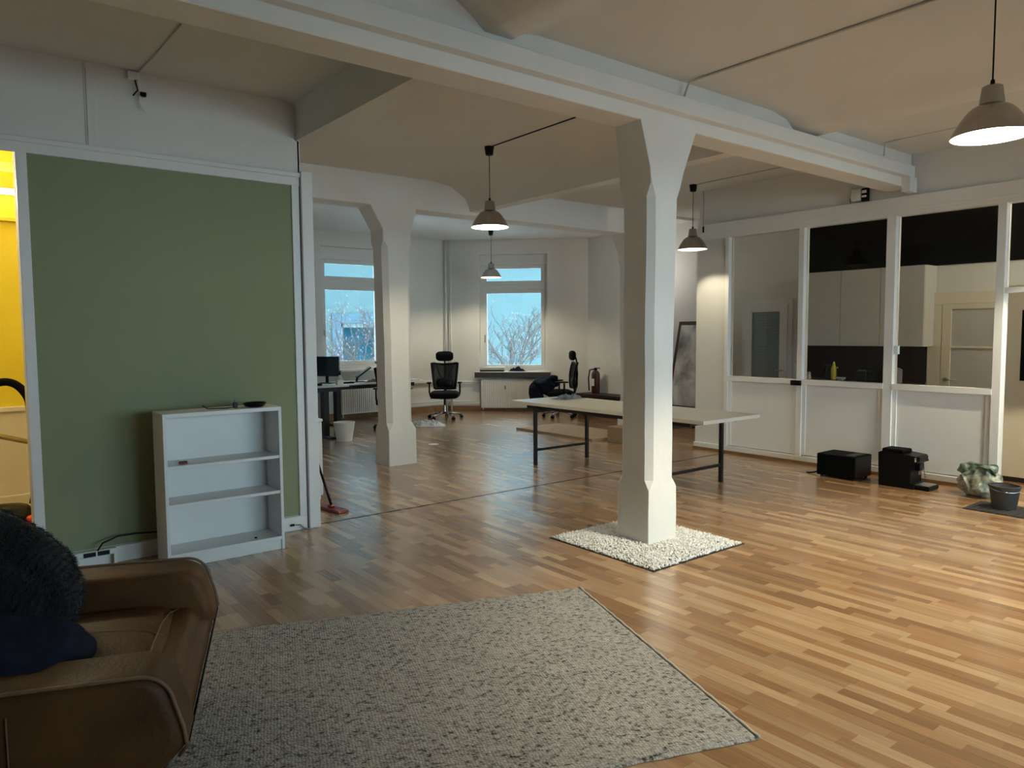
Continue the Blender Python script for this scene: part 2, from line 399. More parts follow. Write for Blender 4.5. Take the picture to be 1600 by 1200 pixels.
wall_with_holes('wall_far', 'y', 12.75, .4, (2.0, 8.45), 4.0, [(5.63, 6.95, .95, 3.21), (2.75, 4.07, .95, 3.21)], 'plaster', **ST)
wall_with_holes('wall_side', 'x', 2.2, -.15, (5.93, 12.75), 4.0, [], 'plaster', **ST)
# angled wall: local frame along (q,-q)
ch = struct_empty('wall_angled'); ch.location = (8.35, 12.75, 0); ch.rotation_euler = (0, 0, -PI/4)
def wall_local(parent):
    b = B()
    for lo, hi in (((-.1, 0, 0), (.68, .4, 4)), ((2.08, 0, 0), (3.0, .4, 4)), ((.68, 0, 0), (2.08, .4, .80)), ((.68, 0, 3.19), (2.08, .4, 4))): b.box(lo, hi)
    return b.make('wall_section', 'plaster', parent)
wall_local(ch)
# green-panelled wall
wg = wall_with_holes('wall_green', 'y', 5.765, .17, (-2.4, 2.385), 4.0, [(-.48, .48, 0, 2.835)], 'plaster', **ST)
box('green_panel', (.54, 5.757, .12), (2.307, 5.764, 2.781), 'green_paint', wg)
box('panel_trim', (.478, 5.742, .0), (.54, 5.765, 2.83), 'white_paint', wg, bev=.003)
box('panel_trim', (2.307, 5.742, .0), (2.368, 5.765, 2.83), 'white_paint', wg, bev=.003)
box('panel_trim', (-2.4, 5.740, 2.783), (2.372, 5.765, 2.85), 'white_paint', wg, bev=.003)
box('panel_trim', (-2.4, 5.734, 2.85), (2.385, 5.765, 2.886), 'white_paint', wg, bev=.004)
box('panel_trim', (-2.4, 5.742, 0), (-.48, 5.765, 2.783), 'white_paint', wg, bev=.003)
box('joint_strip', (.886, 5.761, 2.888), (.890, 5.7655, 3.44), 'old_paint', wg)
box('joint_strip', (.90, 5.756, 2.888), (.955, 5.7655, 3.44), 'plaster', wg, bev=.002)
box('end_post', (2.378, 5.715, 0), (2.472, 5.93, 2.90), 'white_paint', wg, bev=.004)
box('end_post_gap', (2.366, 5.76, 0), (2.38, 5.78, 2.88), 'groove_dark', wg)
box('end_upper', (2.372, 5.765, 2.9), (2.392, 5.935, 3.2), 'plaster', wg)
box('baseboard_green', (.54, 5.735, 0), (2.365, 5.757, .115), 'white_paint', bev=.004, **ST)
# yellow room behind the doorway
yr = struct_empty('wall_yellow')
box('wall_panel', (-2.4, 8.0, 0), (2.05, 8.15, 4.0), 'yellow_paint', yr)
box('wall_panel', (1.6, 5.935, 0), (1.7, 8.0, 4.0), 'yellow_paint', yr)
box('wall_panel', (-2.4, 7.982, .10), (1.6, 8.0, .93), 'cream_paint', yr)
box('wall_rail', (-2.4, 7.955, .92), (1.6, 8.0, .965), 'cream_paint', yr, bev=.005)
box('wall_rail', (-2.4, 7.965, 0), (1.6, 8.0, .16), 'cream_paint', yr, bev=.006)
box('wall_rail', (-2.4, 7.96, 2.62), (1.6, 8.0, 2.66), 'yellow_paint', yr, bev=.005)
box('wall_rail', (-2.4, 7.95, 3.06), (1.6, 8.0, 3.14), 'yellow_paint', yr, bev=.005)
box('ceiling_back_room', (-2.6, 5.93, 3.46), (2.2, 8.15, 4.0), 'ceiling_paint', **ST)

# ---- baseboards
box('baseboard_far', (2.2, 12.73, 0), (8.36, 12.75, .12), 'wood_skirt', bev=.003, **ST)
bb = B().box((0, -.02, 0), (2.9, 0, .1), .003).make('baseboard_angled', 'wood_skirt', **ST); bb.location = (8.35, 12.75, 0); bb.rotation_euler = (0, 0, -PI/4)
box('baseboard_right', (10.38, 7, 0), (10.4, 10.7, .1), 'wood_skirt', bev=.003, **ST)

# ---- glazed partition to the kitchen (plane X = 8.2)
pt = struct_empty('wall_partition')
PX0, PX1 = 8.2, 8.3
def pbox(n, y0, y1, z0, z1, m='partition_paint', x0=PX0, x1=PX1, bev=.0012): return box(n, (x0, y0, z0), (x1, y1, z1), m, pt, bev=bev)
pbox('upper_wall', REAR, 6.30, 3.015, 4.0, 'plaster', 8.215, 8.30, 0)
pbox('header_rail', REAR, 6.30, 2.89, 3.015, x0=8.165)
pbox('header_moulding', REAR, 6.30, 2.855, 2.895, x0=8.182)
pbox('header_rail', REAR, 6.30, 2.818, 2.857, x0=8.195)
pbox('end_panel', 5.855, 6.335, 0, 2.82, 'plaster', 8.205)
for y0, y1 in ((5.805, 5.858), (4.757, 4.822), (3.70, 3.797), (2.665, 2.740)): pbox('post', y0, y1, 0, 2.82, x0=8.178)
bays = [(4.822, 5.805), (3.797, 4.757), (2.740, 3.70)]
for y0, y1 in bays:
    pbox('sill_rail', y0, y1, .955, 1.015, x0=8.172)
    pbox('lower_panel', y0, y1, .10, .955, x0=8.215, bev=0)
    pbox('panel_stile', y0, y0+.055, .10, .955, x0=8.200, bev=.001)
    pbox('panel_stile', y1-.045, y1, .10, .955, x0=8.200, bev=.001)
    box('pane', (8.246, y0+.002, 1.016), (8.251, y1-.002, 2.817), 'partition_glass', pt)
pbox('base_rail', 2.665, 6.33, 0, .09, x0=8.165)
pbox('base_strip', 2.665, 6.33, 0, .035, 'wood_skirt', x0=8.145)
pbox('transom', 1.70, 2.665, 1.955, 2.005, x0=8.185)
box('pane', (8.246, 1.70, 2.008), (8.251, 2.664, 2.817), 'partition_glass', pt)
pbox('post', 1.60, 1.70, 0, 2.82, x0=8.178)
pbox('solid_panel', REAR, 1.60, 0, 2.82, 'plaster', 8.205, 8.30, 0)
pbox('bracket', 4.835, 4.880, .945, 1.005, 'black_plastic', 8.140, 8.176)
pbox('bracket', 4.755, 4.815, .945, 1.005, 'black_plastic', 8.140, 8.177)
pbox('catch', 3.655, 3.695, 1.34, 1.43, 'paper_white', 8.20, 8.245)

# ---- windows
def window(name, w, z0, zt, z1, boxz, parent_loc, rz, side=1):
    # local: x along wall 0..w, y into the wall, z abs
    e = struct_empty(name); e.location = parent_loc; e.rotation_euler = (0, 0, rz)
    y0, y1 = .16, .24; fr = .065
    def bx(n, a, b, m='white_paint', bev=.004): return B().box(a, b, bev).make(n, m, e)
    bx('frame', (0, y0, z0+fr), (fr, y1, boxz)); bx('frame', (w-fr, y0, z0+fr), (w, y1, boxz)); bx('frame', (0, y0-.002, z0), (w, y1, z0+fr)); bx('frame', (0, y0+.002, boxz), (w, y1, z1))
    bx('transom', (fr, y0-.01, zt-.05), (w-fr, y1, zt+.05))
    bx('blind_box', (0, y0-.06, boxz), (w, y0, z1), 'white_paint')
    for a, b in ((z0+fr, zt-.05), (zt+.05, boxz)):
        s = .075
        for lo, hi in (((fr, a), (fr+s, b)), ((w-fr-s, a), (w-fr, b)), ((fr+s, a), (w-fr-s, a+s)), ((fr+s, b-s), (w-fr-s, b))):
            bx('sash', (lo[0], y0-.015, lo[1]), (hi[0], y1-.02, hi[1]))
        bx('pane', (fr+s-.01, y0+.03, a+s-.01), (w-fr-s+.01, y0+.036, b-s+.01), 'window_glass', 0)
    hx = fr+.035
    h = bx('handle', (hx-.012, y0-.03, z0+.62), (hx+.012, y0-.015, z0+.76), 'chrome')
    B().box((hx-.009, y0-.065, z0+.60), (hx+.009, y0-.045, z0+.73), .003).make('lever', 'chrome', h)
    return e
window('window_1', 1.32, .95, 2.55, 3.21, 2.985, (5.63, 12.75, 0), 0)
window('window_2', 1.40, .80, 2.535, 3.19, 2.985, (8.35+.68*q, 12.75-.68*q, 0), -PI/4)
window('window_9', 1.32, .95, 2.55, 3.21, 2.985, (2.75, 12.75, 0), 0)  # added unseen window, brings extra daylight into the bay
box('windowsill_1', (5.55, 12.55, .90), (7.05, 12.9, .945), 'white_paint', bev=.006, **ST)
ws = B().box((.60, -.17, .695), (2.14, .16, .80), .004).make('windowsill_2', 'sill_dark', **ST); ws.location = (8.35, 12.75, 0); ws.rotation_euler = (0, 0, -PI/4)
B().box((.60, -.17, .80), (2.14, .16, .815), .003).make('sill_top', 'white_paint', ws)
for i, (a, b) in enumerate(REAR_WINDOWS):
    e = struct_empty('window_%d' % (i+3))
    for lo, hi in (((a, .60), (a+.07, 2.70)), ((b-.07, .60), (b, 2.70)), ((a, .60), (b, .67)), ((a, 2.63), (b, 2.70)), (((a+b)/2-.04, .60), ((a+b)/2+.04, 2.70))):
        B().box((lo[0], REAR-.2, lo[1]), (hi[0], REAR-.12, hi[1]), .004).make('frame', 'white_paint', e)
    box('pane', (a+.05, REAR-.165, .64), (b-.05, REAR-.16, 2.66), 'window_glass', e)

# ---- radiators and heating pipes
def radiator(w, z0, z1, loc, rz, label):
    t = thing('radiator', label, 'radiator', loc, rz)
    B().box((0, -.10, z0), (w, -.03, z1), .006).make('body', 'radiator_white', t)
    n = int(w/.042); b = B()
    for i in range(n):
        xx = .02+(w-.04)*i/(n-1); b.box((xx-.011, -.112, z0+.03), (xx+.011, -.10, z1-.03), .005)
    b.make('ribs', 'radiator_white', t)
    for i in range(9): pass
    B().box((0, -.105, z1-.005), (w, -.025, z1+.008), .003).make('top_grille', 'radiator_white', t)
    B().tube([(.04, -.06, z0+.02), (.04, -.06, .03)], .011).make('pipe', 'radiator_white', t)
    B().tube([(w-.08, -.06, z0+.02), (w-.08, -.06, .0)], .011).make('pipe', 'radiator_white', t)
    B().box((.05, -.03, z0+.1), (.1, 0, z1-.1)).make('wall_bracket', 'radiator_white', t)
    B().box((w-.1, -.03, z0+.1), (w-.05, 0, z1-.1)).make('wall_bracket', 'radiator_white', t)
    return t
radiator(1.12, .10, .62, (5.93, 12.73, 0), 0, 'white ribbed panel radiator behind the desks under the window')
r2 = radiator(1.28, .07, .65, (8.35+.72*q-.014, 12.75-.72*q-.014, 0), -PI/4, 'white ribbed panel radiator under the window with the dark sill')
B().box((.49, -.125, .45), (.52, -.112, .53), .003).make('meter', 'grey_metal', r2)
pp = thing('heating_pipe', 'pair of vertical white heating pipes in the corner of the bay', 'pipe', (8.28, 12.66, 0))
B().tube([(0, 0, 0.0), (0, 0, 3.49)], .019, 10).make('riser', 'radiator_white', pp, smooth=True)
B().tube([(.075, -.06, 0.0), (.075, -.06, 3.49)], .019, 10).make('riser', 'radiator_white', pp, smooth=True)
hp = thing('heating_pipe', 'horizontal white heating pipes along the bay wall behind the mesh chair', 'pipe', (0, 0, 0))
B().tube([(7.05, 12.70, .60), (8.33, 12.70, .60), (8.82, 12.22, .60)], .018, 8).make('upper_run', 'radiator_white', hp, smooth=True)
B().tube([(7.05, 12.70, .20), (8.33, 12.70, .20), (8.82, 12.22, .20)], .012, 8).make('lower_run', 'radiator_white', hp, smooth=True)
B().box((7.05, 12.705, .56), (8.33, 12.748, .64), .004).make('cover_strip', 'white_paint', hp)

# ---- outside: opposite house, ground, trees
hs = thing('opposite_house', 'pale turquoise house facade seen through the bay windows', 'building', (0, 22.0, 0))
fwx = Vector((0, 0, 0))
WX0, WX1, WZ0, WZ1 = 10.35, 11.75, -.35, 1.95
bb_ = B()
for lo, hi in (((-6, -1.2), (WX0, 7)), ((WX1, -1.2), (44, 7)), ((WX0, -1.2), (WX1, WZ0)), ((WX0, WZ1), (WX1, 7))): bb_.box((lo[0], 0, lo[1]), (hi[0], .5, hi[1]))
bb_.make('wall', 'facade', hs)
for lo, hi in (((WX0-.32, WZ0), (WX0, WZ1+.3)), ((WX1, WZ0), (WX1+.32, WZ1+.3)), ((WX0, WZ1), (WX1, WZ1+.3))): B().box((lo[0], -.06, lo[1]), (hi[0], .02, hi[1]), .01).make('surround', 'facade_trim', hs)
B().box((WX0-.35, -.2, WZ0-.12), (WX1+.35, .05, WZ0), .01).make('window_ledge', 'facade_white', hs)
wf = B()
for lo, hi in (((WX0, WZ0), (WX0+.14, WZ1)), ((WX1-.14, WZ0), (WX1, WZ1)), ((WX0, WZ0), (WX1, WZ0+.12)), ((WX0, WZ1-.14), (WX1, WZ1)), ((WX0, WZ0+.86), (WX1, WZ0+.98))): wf.box((lo[0], .16, lo[1]), (hi[0], .24, hi[1]))
wf = wf.make('window', 'facade_white', hs)
B().box((WX0+.1, .2, WZ0+.1), (WX1-.1, .21, WZ1-.1)).make('pane', 'facade_glass', wf)
for z in (4.2, 5.6): B().box((-6, -.12, z), (44, .02, z+.16), .02).make('cornice', 'facade_trim', hs)
box('ground_street', (-70, -70, -9.2), (80, 12.5, -9), 'asphalt', **ST)
box('ground_bounce', (-70, 12.5, -9.2), (80, 70, -1.2), 'bounce_pale', **ST)  # unseen ground raised and made pale to bounce daylight up into the bay
box('sky_block_above', (-3.0, -3.9, 4.0), (10.8, 13.1, 11.0), 'facade_white', **ST)  # unseen massing added to keep sky light off the opposite facade
box('exterior_lower_floors', (-3.0, -3.9, -9.0), (10.75, 13.1, -.21), 'facade_white', **ST)
def tree(loc, label, seed, h):
    rnd = random.Random(seed); t = thing('bare_tree', label, 'tree', loc); br = B(); buds = B()
    def grow(p, d, l, r, k):
        pts = [p]; n = 5
        for i in range(n):
            d = (d+Vector((rnd.uniform(-.28, .28), rnd.uniform(-.28, .28), rnd.uniform(-.16, .22)))).normalized(); pts.append(pts[-1]+d*l/n)
        br.tube(pts, [max(.004, r*(1-.5*i/n)) for i in range(n+1)], 4 if r < .012 else 6, cap=False)
        if k == 0:
            if rnd.random() < .28:
                bm = bmesh.new(); bmesh.ops.create_icosphere(bm, subdivisions=1, radius=.016); bmesh.ops.transform(bm, matrix=Matrix.Translation(pts[-1]) @ Matrix.Diagonal((.7, .7, 1.8, 1)), verts=bm.verts); buds.frombm(bm)
            return
        for j in range(4):
            s = 1+j if j < n else n; a = (d*.7+Vector((rnd.uniform(-1, 1), rnd.uniform(-1, 1), rnd.uniform(-.3, .95)))).normalized()
            grow(pts[s], a, l*rnd.uniform(.42, .62), r*.5, k-1)
    br.tube([(0, 0, 0), (.1, 0, h*.5), (0, .1, h)], [.11, .08, .05], 9)
    for j in range(10):
        a = 2*PI*j/10+rnd.uniform(-.3, .3); grow(Vector((0, .1*j/10, h*(.7+.3*j/10))), Vector((math.cos(a), math.sin(a), rnd.uniform(.35, 1.5))).normalized(), rnd.uniform(1.3, 1.9), .020, 3)
    br.make('branches', 'bark', t, kind='stuff'); buds.make('buds', 'bud', t, smooth=True, kind='stuff')
tree((12.3, 15.4, -1.2), 'bare budding tree outside the window with the dark sill', 3, 1.9)
tree((8.9, 17.8, -1.2), 'bare tree outside in front of the turquoise house window', 11, 1.9)

# ================================================================== KITCHEN behind the glass
kw = box('wall_kitchen_unlit', (10.385, -1.0, 2.44), (10.40, 6.05, 3.455), 'unlit_wall', **ST)
box('wall_splash', (10.385, 4.24, .90), (10.40, 6.03, 1.385), 'splash_red', **ST)
def upper(y0, y1, label):
    t = thing('wall_cabinet', label, 'cabinet', (10.05, (y0+y1)/2, 1.385), 0, 'kitchen wall cabinets'); w2 = (y1-y0)/2
    B().box((0, -w2, 0), (.34, w2, 1.05)).make('carcass', 'cabinet_grey', t)
    B().box((-.02, -w2+.003, .003), (0, w2-.003, 1.047), .002).make('door', 'cabinet_grey', t)
K0, K1, K2, K3 = 5.92, 5.27, 4.72, 4.16
upper(K1, K0, 'tall pale grey kitchen wall cabinet nearest the patterned glass door')
upper(K2, K1, 'tall pale grey kitchen wall cabinet between two others')
upper(K3, K2, 'tall pale grey kitchen wall cabinet nearest the cream door')
for i, (y0, y1, l) in enumerate(((K1, K0, 'pale grey base cabinet under the worktop nearest the patterned door'), (K2, K1, 'pale grey base cabinet in the middle under the worktop'), (K3+.1, K2, 'pale grey base cabinet under the worktop nearest the cream door'))):
    t = thing('base_cabinet', l, 'cabinet', (9.82, (y0+y1)/2, 0), 0, 'kitchen base cabinets'); w2 = (y1-y0)/2
    B().box((0, -w2, .1), (.56, w2, .86)).make('carcass', 'cabinet_grey', t); d = B().box((-.02, -w2+.003, .1), (0, w2-.003, .86), .002).make('door', 'cabinet_grey', t)
    B().tube([(-.04, -.08, .78), (-.04, .08, .78)], .006).make('handle', 'steel', d); B().box((.05, -w2, 0), (.5, w2, .1)).make('plinth', 'black_matte', t)
tag(box('worktop', (9.78, K3+.1, .86), (10.38, K0, .90), 'black_plastic', bev=.004), 'dark kitchen worktop running under the wall cabinets', 'worktop')
def kx(y, xx=10.08): return (xx, y, .90)
t = thing('paper_towel_box', 'white upright canister on the worktop by the patterned door', 'canister', (10.02, 5.86, .90)); B().cbox((0, 0, .12), (.14, .10, .24), .01).make('body', 'bin_white', t); B().cbox((0, 0, .245), (.145, .105, .02), .005).make('lid', 'ceramic', t)
t = thing('yellow_bottle', 'tall yellow squeeze bottle on the kitchen worktop', 'bottle', kx(5.37)); B().lathe([(.032, 0), (.035, .01), (.035, .16), (.030, .19), (.016, .21)], seg=16).make('body', 'yellow_plastic', t, smooth='auto'); B().lathe([(.017, .209), (.017, .24), (.006, .262)], seg=12).make('cap', 'yellow_plastic', t, smooth='auto')
t = thing('kettle', 'black kettle behind the yellow bottle on the worktop', 'kettle', kx(5.47, 10.2)); B().lathe([(.08, 0), (.085, .02), (.07, .17), (.05, .21), (.015, .225), (.015, .24)], seg=20).make('body', 'black_plastic', t, smooth='auto'); B().tube([(0, .06, .20), (0, .12, .20), (0, .135, .12), (0, .09, .05)], .011).make('handle', 'black_plastic', t, smooth=True); B().tube([(0, -.065, .13), (0, -.10, .18)], [.02, .012]).make('spout', 'chrome', t, smooth=True)
t = thing('salt_shaker', 'small clear shaker with metal top on the worktop', 'shaker', kx(5.70, 10.0)); B().lathe([(.03, 0), (.032, .01), (.024, .07)], seg=14).make('jar', 'ceramic', t, smooth='auto'); B().lathe([(.025, .07), (.025, .09), (.014, .105)], seg=14).make('lid', 'steel', t, smooth='auto')
t = thing('toaster', 'small dark toaster with a bright rim on the worktop', 'toaster', (10.05, 4.93, .90)); B().cbox((0, 0, .075), (.16, .15, .15), .025, seg=3).make('body', 'black_plastic', t, smooth='auto'); B().cbox((0, 0, .152), (.10, .11, .008), .002).make('rim', 'chrome', t)
t = thing('cooking_pot', 'dark steel cooking pot on the worktop near the cream door', 'pot', (10.05, 4.52, .90)); B().lathe([(.095, 0), (.10, .01), (.10, .17), (.104, .175)], seg=24).make('body', 'grey_metal', t, smooth='auto'); B().lathe([(.104, .175), (.06, .20), (.01, .21), (.01, .23), (.02, .24)], seg=20).make('lid', 'grey_metal', t, smooth='auto'); B().tube([(0, .10, .13), (0, .135, .13)], .008).make('handle', 'black_plastic', t)
t = thing('bowl', 'small pale bowl on the worktop beside the yellow bottle', 'bowl', kx(5.22, 10.0)); B().lathe([(.03, 0), (.055, .02), (.065, .045), (.06, .045), (.05, .02), (.0, .012)], seg=18).make('body', 'ceramic', t, smooth='auto'); B().lathe([(.032, -.0), (.032, .006)], seg=16).make('foot', 'ceramic', t)
# doors of the kitchen
d1 = struct_empty('door_1')
box('frame', (10.36, 6.20, 0), (10.40, 6.27, 2.01), 'white_paint', d1); box('frame', (10.36, 7.01, 0), (10.40, 7.08, 2.01), 'white_paint', d1); box('frame', (10.36, 6.20, 2.01), (10.40, 7.08, 2.09), 'white_paint', d1)
lf = empty('leaf'); lf.parent = d1
for lo, hi in (((6.27, .02), (6.40, 2.01)), ((6.89, .02), (7.01, 2.01)), ((6.40, 1.90), (6.89, 2.01)), ((6.40, .02), (6.89, .75))): box('stile', (10.34, lo[0], lo[1]), (10.375, hi[0], hi[1]), 'white_paint', lf, bev=.003)
box('pane', (10.352, 6.395, .745), (10.362, 6.895, 1.905), 'door_glass', lf)
B().tube([(10.34, 6.335, .99), (10.285, 6.335, .99), (10.28, 6.46, .985)], .010).make('handle', 'chrome', lf, smooth=True)
d2 = struct_empty('door_2')
box('frame', (10.34, 4.06, 0), (10.40, 4.235, 1.93), 'cream_paint', d2, bev=.006); box('frame', (10.338, 3.10, 1.93), (10.40, 4.235, 2.085), 'cream_paint', d2, bev=.006); box('frame', (10.34, 3.10, 0), (10.40, 3.2, 1.93), 'cream_paint', d2, bev=.006)
lf = empty('leaf'); lf.parent = d2
for lo, hi in (((3.95, .02), (4.06, 1.93)), ((3.2, .02), (3.28, 1.93)), ((3.28, 1.86), (3.95, 1.93)), ((3.28, 1.36), (3.95, 1.385)), ((3.28, .02), (3.95, .5))): box('stile', (10.335, lo[0], lo[1]), (10.37, hi[0], hi[1]), 'cream_paint', lf, bev=.003)
box('panel', (10.35, 3.28, .5), (10.365, 3.95, 1.36), 'cabinet_grey', lf); box('panel', (10.35, 3.28, 1.385), (10.365, 3.95, 1.86), 'cabinet_grey', lf)
hd = B().lathe([(.028, 0), (.028, .008)], seg=14).make('rosette', 'steel', lf); hd.rotation_euler = (0, -PI/2, 0); hd.location = (10.335, 4.0, .955)
B().tube([(10.335, 4.0, .955), (10.28, 4.0, .955), (10.275, 3.86, .955)], .010).make('handle', 'steel', lf, smooth=True)
d3 = struct_empty('door_3')
for lo, hi in (((2.62, .05), (2.98, 2.05)), ((1.80, .05), (2.36, 2.05)), ((2.36, 1.87), (2.62, 2.05)), ((2.36, .05), (2.62, 1.08))): pass
box('leaf', (8.87, 1.75, .05), (8.91, 2.95, 1.06), 'cream_paint', d3)
box('leaf', (8.87, 1.75, 1.06), (8.91, 2.415, 2.06), 'cream_paint', d3); box('leaf', (8.87, 2.72, 1.06), (8.91, 2.95, 2.06), 'cream_paint', d3); box('leaf', (8.87, 2.415, 1.80), (8.91, 2.72, 2.06), 'cream_paint', d3)
box('pane', (8.882, 2.415, 1.06), (8.897, 2.72, 1.80), 'black_plastic', d3); box('glazing_bead', (8.86, 2.40, 1.05), (8.885, 2.735, 1.065), 'cream_paint', d3)
box('door_gap_shade', (8.86, 1.75, 0), (8.92, 2.95, .045), 'groove_dark', d3)  # dark strip painted in for the shade in the gap under the leaf

# ================================================================== LAMPS
def lamp_profile():
    out = [(.035, .262), (.048, .255), (.052, .225), (.060, .165), (.075, .155)]
    n = 10
    for i in range(n+1):
        a = i/n; out.append((.075+(.19-.075)*(a**.85), .155-.155*(a**1.35)))
    return out
def pendant(x, y, zb, label, zc, power, hb=.135):
    t = thing('pendant_lamp', label, 'lamp', (x, y, zb), 0, 'brushed metal pendant lamps')
    pr = lamp_profile(); sh = B().lathe(pr, seg=40); sh.f = sh.f[:-1]
    sh.make('shade', 'alu_brushed', t, smooth='auto')
    inn = B().lathe([(r-.004, z-.002) for r, z in pr[4:]]+[], seg=40); inn.f = inn.f[:-2]
    inn.make('inner_shade', 'shade_white', t, smooth=True)
    B().lathe([(.024, hb+.03), (.024, max(hb+.032, .25))], seg=16).make('socket', 'paper_white', t)
    R_ = .034; bl = B(); bm = bmesh.new(); bmesh.ops.create_uvsphere(bm, u_segments=16, v_segments=10, radius=R_); bmesh.ops.translate(bm, vec=(0, 0, hb), verts=bm.verts); bl.frombm(bm)
    mn = 'bulb_glow_%d' % power; mat(mn, (1, .95, .8), .4, emit=(LAMP_COLOR, power/(4*PI*PI*R_*R_))); bl.make('bulb', mn, t, smooth=True)
    B().tube([(0, 0, .255), (0, 0, .29)], [.014, .010]).make('strain_relief', 'black_plastic', t)
    B().tube([(0, 0, .28), (0, 0, zc-zb-.05)], .0042, 6).make('cord', 'black_plastic', t)
    B().lathe([(.025, zc-zb-.09), (.038, zc-zb-.085), (.05, zc-zb), ], seg=20).make('canopy', 'black_plastic', t, smooth='auto')
    return t
pendant(4.45, 1.54, 2.62, 'brushed metal pendant lamp hanging nearest, above the bright floor', 3.435, 385, .17)
pendant(4.50, 6.05, 2.67, 'brushed metal pendant lamp hanging between the two white pillars', 3.47, 85, .08)
pendant(7.72, 6.03, 2.65, 'brushed metal pendant lamp hanging beside the glazed partition', 3.468, 62, .215)
pendant(8.24, 11.05, 2.63, 'brushed metal pendant lamp hanging in the bay before the window', 3.49, 80, .09)
def cable(name, pts, r, label, m='black_plastic', cat='cable'): return tag(B().tube(pts, r, 6).make(name, m, smooth=True), label, cat)
pendant(7.72, 1.54, 2.64, 'brushed metal pendant lamp hanging before the kitchen doorway', 3.45, 260, .15)
t = thing('globe_lamp', 'opal globe ceiling lamp in the kitchen beyond the doorway', 'lamp', (9.35, 1.2, 3.45))
B().lathe([(.09, -.03), (.09, 0)], seg=24).make('ceiling_plate', 'white_paint', t); B().tube([(0, 0, -.03), (0, 0, -.16)], .02).make('stem', 'white_paint', t)
bm = bmesh.new(); bmesh.ops.create_uvsphere(bm, u_segments=20, v_segments=12, radius=.12); bmesh.ops.translate(bm, vec=(0, 0, -.26), verts=bm.verts)
mat('globe_glow', (1, .95, .85), .4, emit=((1, .93, .74), 120/(4*PI*PI*.12*.12))); B().frombm(bm).make('globe', 'globe_glow', t, smooth=True)
t = thing('globe_lamp', 'added opal globe fill light hidden behind the front pillar in the passage', 'lamp', (9.8, 8.7, 3.485))  # added fill light, out of view, brightens the passage, door and bay wall
B().lathe([(.09, -.03), (.09, 0)], seg=24).make('ceiling_plate', 'white_paint', t); B().tube([(0, 0, -.03), (0, 0, -.76)], .008).make('stem', 'white_paint', t)
bm = bmesh.new(); bmesh.ops.create_uvsphere(bm, u_segments=20, v_segments=12, radius=.10); bmesh.ops.translate(bm, vec=(0, 0, -.85), verts=bm.verts)
mat('globe_fill_passage', (1, .97, .92), .4, emit=((1, .97, .88), 11/(4*PI*PI*.1*.1))); B().frombm(bm).make('globe', 'globe_fill_passage', t, smooth=True)
cable('ceiling_conduit', [(4.40, 3.53, 3.30), (4.42, 3.50, 3.41), (4.45, 3.40, 3.427), (4.46, 1.0, 3.427), (4.46, -2, 3.427)], .009, 'thin grey conduit along the front ceiling above the duct', 'old_paint')
cable('ceiling_conduit', [(4.50, 6.0, 3.462), (4.47, 3.84, 3.462)], .006, 'thin dark cable on the ceiling to the lamp between the pillars')
cable('ceiling_conduit', [(7.72, 5.98, 3.462), (7.68, 3.84, 3.462)], .006, 'thin cable on the ceiling to the lamp beside the partition', 'old_paint')
cable('ceiling_conduit', [(7.4, 3.485, 3.30), (7.4, 3.48, 3.42), (7.4, 3.3, 3.435), (7.4, 0, 3.435)], .008, 'short grey conduit rising behind the duct near its end', 'old_paint')
cable('pull_cord', [(8.12, 6.17, 3.455), (8.12, 6.17, 2.98)], .004, 'thin hanging cord with plug at the partition corner', 'grey_metal')
B().cbox((8.12, 6.17, 2.95), (.02, .02, .08), .004).make('plug', 'black_plastic', bpy.data.objects['pull_cord'])
t = thing('wall_cable_box', 'small open junction box with dangling wires high on the wall', 'junction box', (1.20, 5.765, 3.40))
B().cbox((-.01, -.02, 0), (.07, .04, .05), .004).make('box', 'paper_white', t); B().tube([(.02, -.02, -.02), (.03, -.04, -.12), (.02, -.03, -.18), (.05, -.05, -.24)], .006).make('wire', 'paper_white', t); B().tube([(.0, -.02, -.02), (.01, -.05, -.10), (-.02, -.04, -.14)], .005).make('wire', 'black_plastic', t); B().cbox((.045, -.04, -.12), (.04, .03, .03), .004).make('connector', 'black_plastic', t)
cable('ceiling_wire', [(1.22, 5.74, 3.43), (1.24, 5.4, 3.433), (1.25, 4.72, 3.433)], .005, 'old wire stapled to the ceiling above the green panel', 'old_paint')
t = thing('router_box', 'white access box with dark ports on top of the partition rail', 'box', (8.172, 4.09, 3.016)); B().cbox((.0, .045, .085), (.06, .11, .13), .012, seg=2).make('housing', 'bin_white', t, smooth='auto'); B().cbox((.005, -.05, .08), (.05, .07, .14), .004).make('port_block', 'black_plastic', t)
B().cbox((-.026, -.05, .11), (.012, .05, .03), .002).make('port', 'paper_white', t); B().cbox((-.026, -.05, .06), (.012, .05, .02), .002).make('port', 'paper_white', t); B().tube([(0, .09, .02), (0, .12, .06), (0, .115, .0)], .006).make('cable_loop', 'grey_metal', t)

